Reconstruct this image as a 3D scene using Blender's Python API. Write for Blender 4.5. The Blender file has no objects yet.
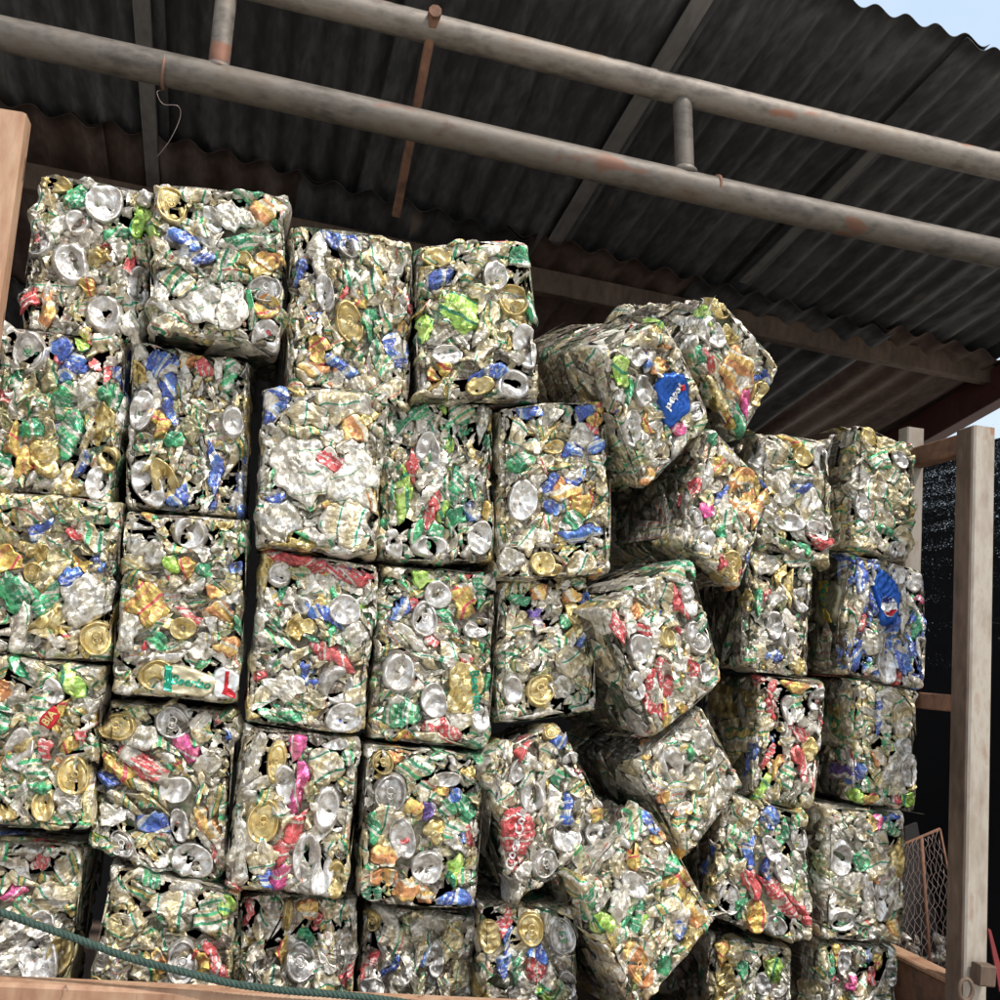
import bpy, math, random
import numpy as np
PI = math.pi
rng = np.random.default_rng(11)
random.seed(11)
SC = bpy.context.scene
COL = SC.collection

# ------------------------------------------------------------------ camera solved from the vanishing lines
F = 1050.0
def nrm(v):
    v = np.array(v, float); return v / np.linalg.norm(v)
dV = nrm((-240, 140, F))
uV = np.array((600, -7000, F), float); uV = nrm(uV - uV.dot(dV) * dV)
xV = np.cross(dV, uV)
M = np.array([xV, dV, uV])                 # camera (right, down, forward) -> world
CAM = np.array((0.0, 0.0, 1.6))
def ray(px, py):
    return M @ np.array(((px - 500) / F, (py - 500) / F, 1.0))
def on_plane(px, py, p0, n):
    r = ray(px, py); n = np.array(n, float)
    return CAM + r * ((np.array(p0) - CAM).dot(n) / r.dot(n))
def atY(px, py, Y): return on_plane(px, py, (0, Y, 0), (0, 1, 0))
def atX(px, py, X): return on_plane(px, py, (X, 0, 0), (1, 0, 0))

cam = bpy.data.cameras.new('camera'); co = bpy.data.objects.new('camera', cam); COL.objects.link(co)
from mathutils import Matrix, Vector
R = np.eye(4)
R[:3, 0] = M[:, 0]; R[:3, 1] = -M[:, 1]; R[:3, 2] = -M[:, 2]; R[:3, 3] = CAM
co.matrix_world = Matrix(R.tolist())
cam.sensor_width = 36; cam.lens = 36 * F / 1000; cam.clip_start = .02; cam.clip_end = 2000
SC.camera = co

# ------------------------------------------------------------------ materials
MATS = {}
def newmat(name):
    m = bpy.data.materials.new(name); m.use_nodes = True
    nt = m.node_tree
    return m, nt, nt.nodes['Principled BSDF']
def N(nt, t, **kw):
    n = nt.nodes.new(t)
    for k, v in kw.items():
        if k in n.inputs: n.inputs[k].default_value = v
        else: setattr(n, k, v)
    return n
def L(nt, a, b): nt.links.new(a, b)
def ramp(nt, fac, stops, mode='LINEAR'):
    r = nt.nodes.new('ShaderNodeValToRGB'); r.color_ramp.interpolation = mode
    el = r.color_ramp.elements
    while len(el) > 1: el.remove(el[-1])
    for i, (p, c) in enumerate(stops):
        e = el[0] if i == 0 else el.new(p)
        e.position = p
        e.color = (c[0], c[1], c[2], 1) if hasattr(c, '__len__') else (c, c, c, 1)
    L(nt, fac, r.inputs['Fac']); return r
def mixc(nt, fac, a, b, bt='MIX'):
    m = nt.nodes.new('ShaderNodeMix'); m.data_type = 'RGBA'; m.blend_type = bt
    for s, v in ((0, fac), (6, a), (7, b)):
        if hasattr(v, 'is_output'): L(nt, v, m.inputs[s])
        else: m.inputs[s].default_value = v if s == 0 else (v[0], v[1], v[2], 1)
    return m.outputs[2]
def mathn(nt, op, a, b=0.0, c=None):
    m = nt.nodes.new('ShaderNodeMath'); m.operation = op
    for i, v in enumerate((a, b) if c is None else (a, b, c)):
        if hasattr(v, 'is_output'): L(nt, v, m.inputs[i])
        else: m.inputs[i].default_value = v
    return m.outputs[0]

def canmat(name, bands, metal=.75, rough=.36, scrap=.2, freq=25, edge=(.58, .53, .44), bump=.8, dirt=.30, detail=None):
    """crumpled printed aluminium: printed bands along a random direction, bare metal where the print is torn"""
    m, nt, bs = newmat(name); MATS[name] = m
    tc = nt.nodes.new('ShaderNodeTexCoord'); oi = nt.nodes.new('ShaderNodeObjectInfo')
    off = nt.nodes.new('ShaderNodeVectorMath'); off.operation = 'MULTIPLY_ADD'
    cmb = nt.nodes.new('ShaderNodeCombineXYZ')
    for i in range(3): L(nt, oi.outputs['Random'], cmb.inputs[i])
    L(nt, cmb.outputs[0], off.inputs[0]); off.inputs[1].default_value = (7.3, 3.1, 5.7); L(nt, tc.outputs['Object'], off.inputs[2])
    P = off.outputs[0]
    n1 = N(nt, 'ShaderNodeTexNoise', Scale=15.0, Detail=1.5); L(nt, P, n1.inputs['Vector'])
    rot = nt.nodes.new('ShaderNodeVectorRotate'); rot.rotation_type = 'AXIS_ANGLE'; rot.inputs['Axis'].default_value = (0, 1, 0)
    L(nt, P, rot.inputs['Vector']); L(nt, mathn(nt, 'MULTIPLY', oi.outputs['Random'], 57.0), rot.inputs['Angle'])
    sp = nt.nodes.new('ShaderNodeSeparateXYZ'); L(nt, rot.outputs[0], sp.inputs[0])
    q = mathn(nt, 'MULTIPLY_ADD', sp.outputs[0], freq, mathn(nt, 'MULTIPLY', n1.outputs['Fac'], 1.1))
    q = mathn(nt, 'FRACT', q)
    c = ramp(nt, q, bands, 'CONSTANT').outputs[0]
    if detail:
        md = nt.nodes.new('ShaderNodeMapping'); md.inputs['Scale'].default_value = (1.5, 1, .75); L(nt, rot.outputs[0], md.inputs['Vector'])
        v = N(nt, 'ShaderNodeTexNoise', Scale=190.0, Detail=0.0); L(nt, md.outputs[0], v.inputs['Vector'])
        ln = mathn(nt, 'FRACT', mathn(nt, 'MULTIPLY', sp.outputs[0], 95.0))
        on = mathn(nt, 'MULTIPLY', ramp(nt, v.outputs['Fac'], [(0, 0), (.52, 1)], 'CONSTANT').outputs[0], ramp(nt, ln, [(0, 0), (.3, 1), (.85, 0)], 'CONSTANT').outputs[0])
        on = mathn(nt, 'MULTIPLY', on, ramp(nt, n1.outputs['Fac'], [(0, 0), (.46, 1)], 'CONSTANT').outputs[0])
        c = mixc(nt, mathn(nt, 'MULTIPLY', on, .8), c, detail)
    c = mixc(nt, ramp(nt, n1.outputs['Fac'], [(0, 0), (.78 - scrap * .9, 0), (.78 - scrap * .9 + .015, 1)]).outputs[0], c, edge)
    # creases: long facets, slightly worn along their edges
    mp = nt.nodes.new('ShaderNodeMapping'); mp.inputs['Scale'].default_value = (.75, .9, 1.1); L(nt, rot.outputs[0], mp.inputs['Vector'])
    v2 = N(nt, 'ShaderNodeTexVoronoi', Scale=72.0, feature='DISTANCE_TO_EDGE'); L(nt, mp.outputs[0], v2.inputs['Vector'])
    c = mixc(nt, ramp(nt, v2.outputs['Distance'], [(0, .32), (.045, 0)]).outputs[0], c, (.60, .57, .52))
    n3 = N(nt, 'ShaderNodeTexNoise', Scale=48.0, Detail=4.0, Roughness=.7); L(nt, P, n3.inputs['Vector'])
    gr = ramp(nt, n3.outputs['Fac'], [(.44, 0), (.70, dirt * 1.9)]).outputs[0]
    c = mixc(nt, gr, c, (.13, .095, .055))
    hv = nt.nodes.new('ShaderNodeHueSaturation'); L(nt, c, hv.inputs['Color'])
    L(nt, mathn(nt, 'MULTIPLY_ADD', oi.outputs['Random'], .38, .95), hv.inputs['Value'])
    hv.inputs['Saturation'].default_value = .88
    L(nt, hv.outputs[0], bs.inputs['Base Color'])
    bs.inputs['Metallic'].default_value = metal
    L(nt, ramp(nt, n3.outputs['Fac'], [(.3, rough + .0), (.75, rough + .28)]).outputs[0], bs.inputs['Roughness'])
    # crumpled sheet: every crease cell is its own small tilted plane
    nd = N(nt, 'ShaderNodeTexNoise', Scale=60.0, Detail=1.0); L(nt, mp.outputs[0], nd.inputs['Vector'])
    wv = nt.nodes.new('ShaderNodeVectorMath'); wv.operation = 'MULTIPLY_ADD'; L(nt, nd.outputs['Color'], wv.inputs[0]); wv.inputs[1].default_value = (.012, .012, .012); L(nt, mp.outputs[0], wv.inputs[2])
    hs = []
    for sc_, k_ in ((64.0, 1.0), (150.0, .55)):
        vf = N(nt, 'ShaderNodeTexVoronoi', Scale=sc_, feature='F1'); L(nt, wv.outputs[0], vf.inputs['Vector'])
        dv = nt.nodes.new('ShaderNodeVectorMath'); dv.operation = 'SUBTRACT'; L(nt, wv.outputs[0], dv.inputs[0]); L(nt, vf.outputs['Position'], dv.inputs[1])
        cv = nt.nodes.new('ShaderNodeVectorMath'); cv.operation = 'SUBTRACT'; L(nt, vf.outputs['Color'], cv.inputs[0]); cv.inputs[1].default_value = (.5, .5, .5)
        dt = nt.nodes.new('ShaderNodeVectorMath'); dt.operation = 'DOT_PRODUCT'; L(nt, dv.outputs[0], dt.inputs[0]); L(nt, cv.outputs[0], dt.inputs[1])
        hs.append(mathn(nt, 'MULTIPLY', dt.outputs['Value'], k_ * 165.0))
    hgt = mathn(nt, 'ADD', hs[0], hs[1])
    b = nt.nodes.new('ShaderNodeBump'); b.inputs['Strength'].default_value = bump; b.inputs['Distance'].default_value = .0085
    L(nt, hgt, b.inputs['Height']); L(nt, b.outputs[0], bs.inputs['Normal'])
    return m
SIL = (.60, .57, .51); CHA = (.58, .48, .27); GLD = (.58, .42, .11); WHT = (.66, .62, .52); OLI = (.36, .34, .14); GRN = (.015, .27, .12); LGR = (.03, .42, .15)
YEL0 = (.60, .46, .12); RED = (.60, .025, .035); BLU = (.015, .075, .42); YEL = (.66, .45, .06); ORA = (.62, .24, .05); LIM = (.33, .60, .05); MAG = (.70, .03, .27); PUR = (.12, .06, .30)
canmat('silver', [(0, SIL), (.45, (.60, .55, .44)), (.8, (.52, .47, .36))], .7, .32, .1)
canmat('olive', [(0, (.46, .42, .22)), (.35, CHA), (.6, OLI), (.78, (.60, .54, .36)), (.9, GRN)], .6, .36, .2, detail=(.12, .28, .12))
canmat('straw', [(0, (.62, .53, .26)), (.4, (.66, .58, .38)), (.7, YEL0), (.8, (.62, .54, .34)), (.94, GRN)], .55, .36, .2, detail=(.5, .32, .05))
canmat('champagne', [(0, CHA), (.45, (.62, .54, .38)), (.74, SIL), (.84, GRN), (.93, WHT)], .65, .34, .2)
canmat('beige', [(0, (.60, .54, .38)), (.4, (.54, .45, .27)), (.62, WHT), (.76, GRN), (.86, (.62, .55, .38)), (.95, RED)], .6, .38, .2, detail=(.60, .48, .22))
canmat('green_white', [(0, WHT), (.26, GRN), (.40, WHT), (.5, CHA), (.68, LGR), (.84, WHT), (.93, GLD)], .5, .36, .2, detail=(.03, .25, .12))
canmat('gold_green', [(0, CHA), (.34, (.62, .55, .40)), (.5, GRN), (.60, GLD), (.78, GRN), (.85, WHT)], .6, .34, .2, detail=(.45, .34, .10))
canmat('white_print', [(0, WHT), (.45, (.75, .74, .70)), (.70, WHT), (.86, GRN), (.91, WHT)], .45, .36, .3, detail=(.45, .40, .34))
canmat('gold', [(0, GLD), (.6, (.74, .60, .26))], .85, .30, .05)
canmat('green', [(0, GRN), (.55, LGR), (.85, WHT)], .5, .34, .15, detail=(.6, .6, .5))
canmat('lime', [(0, LIM), (.5, (.45, .66, .12)), (.85, GRN)], .6, .34, .12)
canmat('blue', [(0, BLU), (.5, (.025, .15, .55)), (.80, (.45, .52, .62)), (.9, WHT)], .5, .34, .14, detail=(.5, .55, .6))
canmat('red', [(0, RED), (.5, (.66, .05, .05)), (.84, WHT), (.93, (.5, .03, .04))], .5, .36, .16, detail=(.7, .66, .6))
canmat('yellow', [(0, YEL), (.5, ORA), (.65, YEL), (.88, RED)], .55, .36, .15)
canmat('orange', [(0, ORA), (.45, (.82, .5, .1)), (.8, (.75, .68, .5))], .55, .36, .2)
canmat('magenta', [(0, MAG), (.6, (.62, .06, .2)), (.9, SIL)], .6, .34, .08)
canmat('purple', [(0, PUR), (.6, (.3, .25, .35)), (.85, WHT)], .6, .4, .2)
surfmat0 = None
canmat('shaded_side_foil', [(0, (.20, .18, .15)), (.25, (.16, .125, .07)), (.38, (.02, .07, .035)), (.46, (.30, .28, .25)), (.62, (.12, .09, .05)), (.8, (.22, .20, .17)), (.93, (.10, .03, .02))], .6, .45, .1, freq=30, dirt=.6, edge=(.28, .26, .23))  # print darkened and dirt raised: shade of the unlit sides put into the colour
canmat('shaded_side_green', [(0, (.03, .08, .04)), (.5, (.18, .17, .13)), (.75, (.08, .10, .05))], .6, .45, .1, dirt=.6, edge=(.2, .19, .17))  # green mix darkened likewise, side shade held in the colour
canmat('mixed_foil', [(0, SIL), (.2, CHA), (.32, GRN), (.38, WHT), (.55, GLD), (.62, (.5, .48, .42)), (.78, WHT), (.84, BLU), (.87, CHA), (.95, RED)], .7, .42, .25, freq=34, dirt=.5)
# plain smooth printed sheet for the cans that carry lettering
def plainmat(name, c, metal=.5, rough=.35, bump=.25):
    m, nt, bs = newmat(name); MATS[name] = m
    tc = nt.nodes.new('ShaderNodeTexCoord')
    n = N(nt, 'ShaderNodeTexNoise', Scale=60.0, Detail=4.0); L(nt, tc.outputs['Object'], n.inputs['Vector'])
    L(nt, ramp(nt, n.outputs['Fac'], [(.35, tuple(x * .8 for x in c)), (.7, c)]).outputs[0], bs.inputs['Base Color'])
    bs.inputs['Metallic'].default_value = metal; bs.inputs['Roughness'].default_value = rough
    b = nt.nodes.new('ShaderNodeBump'); b.inputs['Strength'].default_value = bump; b.inputs['Distance'].default_value = .003
    L(nt, n.outputs['Fac'], b.inputs['Height']); L(nt, b.outputs[0], bs.inputs['Normal']); return m
canmat('silver_smooth', [(0, (.60, .58, .55)), (.5, (.66, .64, .62)), (.8, (.50, .47, .43))], .75, .33, -.3, bump=.34, dirt=.38)
canmat('gold_smooth', [(0, (.60, .44, .13)), (.6, (.64, .50, .20))], .75, .32, -.3, bump=.34, dirt=.35)
plainmat('print_white', (.85, .85, .84)); plainmat('print_green', (.02, .32, .2)); plainmat('print_blue', (.02, .11, .48), bump=.9)
plainmat('print_red', (.62, .03, .04)); plainmat('print_gold', (.72, .56, .22)); plainmat('print_beige', (.66, .58, .38), bump=.9)
plainmat('print_yellow', (.75, .5, .08)); plainmat('print_grey', (.30, .28, .18), metal=.5, bump=.6); plainmat('print_darkblue', (.01, .03, .2))

# core of the pressed block: crevice shade put into its darkened colours
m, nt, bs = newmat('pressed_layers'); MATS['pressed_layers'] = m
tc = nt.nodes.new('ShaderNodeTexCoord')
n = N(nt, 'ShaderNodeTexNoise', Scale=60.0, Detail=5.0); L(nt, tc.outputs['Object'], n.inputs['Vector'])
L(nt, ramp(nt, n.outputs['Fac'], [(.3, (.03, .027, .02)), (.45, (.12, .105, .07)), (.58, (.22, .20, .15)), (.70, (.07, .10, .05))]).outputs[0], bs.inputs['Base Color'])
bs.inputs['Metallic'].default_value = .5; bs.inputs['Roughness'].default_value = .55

def surfmat(name, stops, scale=8, rough=.75, metal=0, bump=.3, bdist=.004, stretch=(1, 1, 1), scale2=60, coord='Object', spots=None):
    m, nt, bs = newmat(name); MATS[name] = m
    tc = nt.nodes.new('ShaderNodeTexCoord'); mp = nt.nodes.new('ShaderNodeMapping'); mp.inputs['Scale'].default_value = stretch
    oi = nt.nodes.new('ShaderNodeObjectInfo')
    L(nt, tc.outputs[coord], mp.inputs['Vector'])
    cmb = nt.nodes.new('ShaderNodeCombineXYZ')
    L(nt, mathn(nt, 'MULTIPLY', oi.outputs['Random'], 19.0), cmb.inputs[0]); L(nt, cmb.outputs[0], mp.inputs['Location'])
    n1 = N(nt, 'ShaderNodeTexNoise', Scale=float(scale), Detail=8.0, Roughness=.65); L(nt, mp.outputs[0], n1.inputs['Vector'])
    n2 = N(nt, 'ShaderNodeTexNoise', Scale=float(scale2), Detail=4.0); L(nt, mp.outputs[0], n2.inputs['Vector'])
    f = mathn(nt, 'MULTIPLY_ADD', n2.outputs['Fac'], .35, mathn(nt, 'MULTIPLY', n1.outputs['Fac'], .68))
    c = ramp(nt, f, stops).outputs[0]
    if spots:
        n5 = N(nt, 'ShaderNodeTexNoise', Scale=float(spots[1]), Detail=3.0); L(nt, mp.outputs[0], n5.inputs['Vector'])
        c = mixc(nt, ramp(nt, n5.outputs['Fac'], [(spots[2], 0), (spots[2] + .05, .85)]).outputs[0], c, spots[0])
    hv = nt.nodes.new('ShaderNodeHueSaturation'); L(nt, c, hv.inputs['Color'])
    L(nt, mathn(nt, 'MULTIPLY_ADD', oi.outputs['Random'], .5, .75), hv.inputs['Value'])
    L(nt, hv.outputs[0], bs.inputs['Base Color'])
    bs.inputs['Roughness'].default_value = rough; bs.inputs['Metallic'].default_value = metal
    b = nt.nodes.new('ShaderNodeBump'); b.inputs['Strength'].default_value = bump; b.inputs['Distance'].default_value = bdist
    L(nt, f, b.inputs['Height']); L(nt, b.outputs[0], bs.inputs['Normal'])
    return m
surfmat('roof_metal', [(.3, (.022, .023, .026)), (.5, (.064, .064, .069)), (.62, (.125, .122, .123)), (.8, (.07, .05, .044))], 5, .7, .15, .35, stretch=(1, .2, 1), spots=((.24, .19, .16), 7, .70))
surfmat('roof_rusty', [(.3, (.05, .03, .025)), (.5, (.10, .062, .05)), (.65, (.15, .115, .10)), (.8, (.08, .038, .03))], 6, .8, .1, .4, stretch=(1, .3, 1))
surfmat('pipe_paint', [(.3, (.035, .03, .026)), (.42, (.11, .093, .078)), (.54, (.19, .165, .14)), (.64, (.165, .13, .10)), (.74, (.10, .05, .035))], 11, .6, .3, .5, .003, stretch=(.5, 1, 1), spots=((.20, .085, .05), 10, .66))
surfmat('rusty_steel', [(.3, (.05, .028, .02)), (.5, (.16, .08, .05)), (.7, (.24, .12, .07))], 20, .8, .2, .4)
surfmat('rust_brown', [(.3, (.035, .022, .016)), (.5, (.10, .065, .045)), (.7, (.16, .11, .08))], 16, .8, .1, .35, stretch=(1, 1, .4))
surfmat('rafter_grey', [(.3, (.07, .065, .065)), (.5, (.16, .15, .145)), (.7, (.23, .215, .20))], 8, .8, .1, .3, stretch=(1, .3, 1))
surfmat('red_primer', [(.3, (.045, .014, .012)), (.55, (.09, .028, .022)), (.8, (.12, .05, .035))], 9, .6, .1, .3)
surfmat('post_paint', [(.3, (.13, .07, .04)), (.43, (.26, .21, .165)), (.58, (.36, .32, .27)), (.74, (.20, .105, .06))], 13, .6, .1, .3, .002, stretch=(1, 1, .35), spots=((.24, .11, .05), 22, .68))
surfmat('post_tan', [(.3, (.22, .10, .055)), (.46, (.38, .21, .125)), (.6, (.48, .31, .20)), (.8, (.30, .15, .08))], 10, .65, .0, .5, .003, stretch=(1, 1, .3), spots=((.13, .06, .035), 34, .66))
surfmat('concrete_yard', [(.3, (.24, .22, .19)), (.5, (.33, .31, .27)), (.7, (.40, .37, .33))], 2, .9, 0, .3)
surfmat('shed_wall', [(.3, (.015, .013, .013)), (.6, (.03, .027, .026)), (.8, (.045, .03, .025))], 3, .9, 0, .3)
surfmat('bed_floor', [(.3, (.06, .04, .03)), (.6, (.12, .08, .06)), (.8, (.18, .12, .08))], 9, .85, 0, .3)
surfmat('rope_green', [(.3, (.012, .03, .024)), (.5, (.035, .075, .06)), (.7, (.07, .12, .09))], 200, .8, 0, .4, .001)
surfmat('wire_metal', [(.3, (.18, .12, .10)), (.6, (.36, .28, .25)), (.8, (.25, .12, .09))], 40, .5, .5, .2)
surfmat('red_cloth', [(.3, (.10, .015, .015)), (.7, (.20, .025, .025))], 20, .8, 0, .3)
def netmat(name, thr_lo, thr_hi, base):
    m, nt, bs = newmat(name); MATS[name] = m
    tc = nt.nodes.new('ShaderNodeTexCoord'); mp = nt.nodes.new('ShaderNodeMapping'); mp.inputs['Scale'].default_value = (1, .8, 2.4)
    L(nt, tc.outputs['Object'], mp.inputs['Vector'])
    a = N(nt, 'ShaderNodeTexNoise', Scale=170.0, Detail=2.0); L(nt, mp.outputs[0], a.inputs['Vector'])
    mp2 = nt.nodes.new('ShaderNodeMapping'); mp2.inputs['Scale'].default_value = (1, .5, 8); L(nt, tc.outputs['Object'], mp2.inputs['Vector'])
    b = N(nt, 'ShaderNodeTexNoise', Scale=4.0, Detail=3.0); L(nt, mp2.outputs[0], b.inputs['Vector'])
    f = mathn(nt, 'ADD', a.outputs['Fac'], mathn(nt, 'MULTIPLY', b.outputs['Fac'], .35))
    sz = nt.nodes.new('ShaderNodeSeparateXYZ'); L(nt, tc.outputs['Object'], sz.inputs[0])
    f = mathn(nt, 'ADD', f, mathn(nt, 'MULTIPLY', mathn(nt, 'SUBTRACT', sz.outputs[2], 1.95), .20))
    hole = ramp(nt, f, [(thr_lo, 0), (thr_hi, 1)]).outputs[0]
    bs.inputs['Base Color'].default_value = (*base, 1); bs.inputs['Roughness'].default_value = .8
    tr = nt.nodes.new('ShaderNodeBsdfTransparent'); mx = nt.nodes.new('ShaderNodeMixShader')
    L(nt, hole, mx.inputs[0]); L(nt, bs.outputs[0], mx.inputs[1]); L(nt, tr.outputs[0], mx.inputs[2])
    L(nt, mx.outputs[0], nt.nodes['Material Output'].inputs['Surface'])
netmat('net_thin', .52, .66, (.05, .05, .055))
netmat('net_dense', .87, 1.0, (.012, .012, .014))

# ------------------------------------------------------------------ mesh helpers
def mkmesh(name, V, Fq, mat, smooth=True):
    """V (n,3) array, Fq list of arrays/tuples (quads or tris)"""
    me = bpy.data.meshes.new(name)
    V = np.asarray(V, np.float32)
    if isinstance(Fq, np.ndarray):
        k = Fq.shape[1]; nf = len(Fq)
        me.vertices.add(len(V)); me.vertices.foreach_set('co', V.ravel())
        me.loops.add(nf * k); me.loops.foreach_set('vertex_index', Fq.astype(np.int32).ravel())
        me.polygons.add(nf); me.polygons.foreach_set('loop_start', np.arange(0, nf * k, k, dtype=np.int32))
        me.update(calc_edges=True)
    else:
        me.from_pydata([tuple(map(float, v)) for v in V], [], [tuple(int(i) for i in f) for f in Fq]); me.update()
    if smooth:
        me.polygons.foreach_set('use_smooth', np.ones(len(me.polygons), bool))
    for mm in (mat if isinstance(mat, (list, tuple)) else [mat]): me.materials.append(MATS[mm])
    return me
def link(name, me, parent=None, loc=(0, 0, 0)):
    o = bpy.data.objects.new(name, me); COL.objects.link(o); o.location = tuple(float(x) for x in loc)
    if parent: o.parent = parent
    return o
def thing(name, label, cat, loc=(0, 0, 0), group=None):
    o = bpy.data.objects.new(name, None); COL.objects.link(o); o.location = tuple(float(x) for x in loc)
    o.empty_display_size = .05
    o['label'] = label; o['category'] = cat
    if group: o['group'] = group
    return o
def rel(V, parent):
    return np.asarray(V, float) - np.array(parent.location)
BOXF = [(0, 1, 3, 2), (4, 6, 7, 5), (0, 4, 5, 1), (2, 3, 7, 6), (0, 2, 6, 4), (1, 5, 7, 3)]
def beam(p, q, w, h, up=(0, 0, 1), bev=.003):
    """bevelled bar between p and q: w across, h along up. returns V,F"""
    p = np.array(p, float); q = np.array(q, float); d = nrm(q - p); s = nrm(np.cross(d, up)); u = np.cross(s, d)
    prof = []
    for a, b in ((1, 1), (-1, 1), (-1, -1), (1, -1)):
        A = (a * w / 2, b * (h / 2 - bev)); B = (a * (w / 2 - bev), b * h / 2)
        prof += [A, B] if a * b > 0 else [B, A]
    n = len(prof); V = []; Fs = []
    for c in (p, q):
        for x, y in prof: V.append(c + s * x + u * y)
    for i in range(n): Fs.append((i, (i + 1) % n, n + (i + 1) % n, n + i))
    Fs.append(tuple(range(n))[::-1]); Fs.append(tuple(range(n, 2 * n)))
    return np.array(V), Fs
def tube(pts, r, seg=10, cap=True, wob=0.0):
    pts = np.array(pts, float); n = len(pts); V = []; Fs = []
    t0 = nrm(pts[1] - pts[0]); a = nrm(np.cross(t0, (0.31, .2, 1)))
    for i in range(n):
        t = nrm(pts[min(i + 1, n - 1)] - pts[max(i - 1, 0)]); a = nrm(a - a.dot(t) * t); b = np.cross(t, a)
        rr = r[i] if hasattr(r, '__len__') else r
        for k in range(seg):
            th = 2 * PI * k / seg; V.append(pts[i] + (a * math.cos(th) + b * math.sin(th)) * rr * (1 + wob * math.sin(i * 1.7 + k)))
    for i in range(n - 1):
        for k in range(seg):
            Fs.append((i * seg + k, i * seg + (k + 1) % seg, (i + 1) * seg + (k + 1) % seg, (i + 1) * seg + k))
    if cap: Fs.append(tuple(range(seg))[::-1]); Fs.append(tuple(range((n - 1) * seg, n * seg)))
    return np.array(V), Fs
def join(parts):
    V = []; Fs = []; o = 0
    for v, f in parts:
        V.append(v); Fs += [tuple(i + o for i in g) for g in f]; o += len(v)
    return np.vstack(V), Fs
def part(name, vf, mat, parent, smooth=False):
    V, Fs = vf; c = V.mean(0)
    me = mkmesh(name, V - c, Fs, mat, smooth)
    return link(name, me, parent, c - np.array(parent.location))

# ------------------------------------------------------------------ crushed cans
_pol = {}
def polar(nr, ns):
    if (nr, ns) not in _pol:
        th = np.arange(ns) * 2 * PI / ns
        rho = np.linspace(0, 1, nr + 1)[1:] ** .9
        Fs = []
        for i in range(nr - 1):
            for k in range(ns):
                a = 1 + i * ns + k; b = 1 + i * ns + (k + 1) % ns
                Fs.append((a, a + ns, b + ns, b))
        Fs = np.array(Fs)
        # centre as degenerate-free quads: pairs of wedge triangles
        C = np.array([(0, 1 + k, 1 + (k + 1) % ns, 1 + (k + 2) % ns) for k in range(0, ns, 2)])
        _pol[(nr, ns)] = (th, rho, np.vstack([C, Fs]))
    return _pol[(nr, ns)]
def tri(t): return np.abs(2 * (t - np.floor(t)) - 1) - .5
class Crump:
    def __init__(s, amt, k0=18, k1=110, n=5):
        k0, k1, amt = max(k0 * 2.2, 34), max(k1 * 1.7, 95), amt * .48
        s.w = [(rng.uniform(0, 2 * PI), rng.uniform(k0, k1), rng.uniform(0, 1)) for _ in range(n)]; s.amt = amt
        s.ph = rng.uniform(0, 6, 4)
    def __call__(s, x, y):
        X = x + .004 * np.sin(y * 130 + s.ph[0]) + .006 * np.sin(y * 47 + s.ph[1]); Y = y + .004 * np.sin(x * 140 + s.ph[2]) + .006 * np.sin(x * 52 + s.ph[3])
        z = 0
        for j, (a, k, p) in enumerate(s.w):
            z = z + tri((X * math.cos(a) + Y * math.sin(a)) * k + p) / k * (1.5 if j == 0 else .8)
        return z * s.amt
def poly_radius(th, n):
    """radius of a random n-sided outline"""
    ang = (np.arange(n) + rng.uniform(-.28, .28, n)) * 2 * PI / n + rng.uniform(0, 6)
    d = rng.uniform(.72, 1.0, n)
    c = np.cos(th[:, None] - ang[None]) / d[None]
    return np.minimum(1 / np.maximum(c.max(1), .1), 1.35)
def g_patch(a, b, dome=.006, amt=.55, bend=0., skirt=.012, ns=22, nr=9, sheet=None):
    th, rho, Fs = polar(nr, ns)
    if rng.random() < .65: R0 = poly_radius(th, int(rng.integers(4, 7)))
    else:
        e = rng.uniform(1.8, 3.0); R0 = (np.abs(np.cos(th)) ** e + np.abs(np.sin(th)) ** e) ** (-1 / e)
    R0 = R0 * (1 + .08 * np.sin(3 * th + rng.uniform(0, 6)) + .05 * rng.normal(size=ns))
    rr = np.concatenate([[0], np.repeat(rho, ns)]); tt = np.concatenate([[0], np.tile(th, nr)]); RR = np.concatenate([[0], np.tile(R0, nr)])
    x = rr * RR * np.cos(tt) * a; y = rr * RR * np.sin(tt) * b
    cr = Crump(amt, 12, 48, 3)
    if sheet is None: sheet = rng.random() < .6
    if sheet:        # torn or folded sheet: a sharp fold across, thin turned-down edge
        f = rng.uniform(0, PI); d = x * math.cos(f) + y * math.sin(f) - rng.uniform(-.3, .3) * b
        z = dome * .5 - np.abs(d) * rng.uniform(.1, .4) + cr(x, y) - skirt * np.clip((rr - .92) / .08, 0, 1)
    else:
        z = dome * (1 - rr ** 2) + cr(x, y) - skirt * np.clip((rr - .84) / .16, 0, 1) ** 1.4
    y = y + bend * x * x
    return np.stack([x, y, z], 1), Fs
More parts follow.
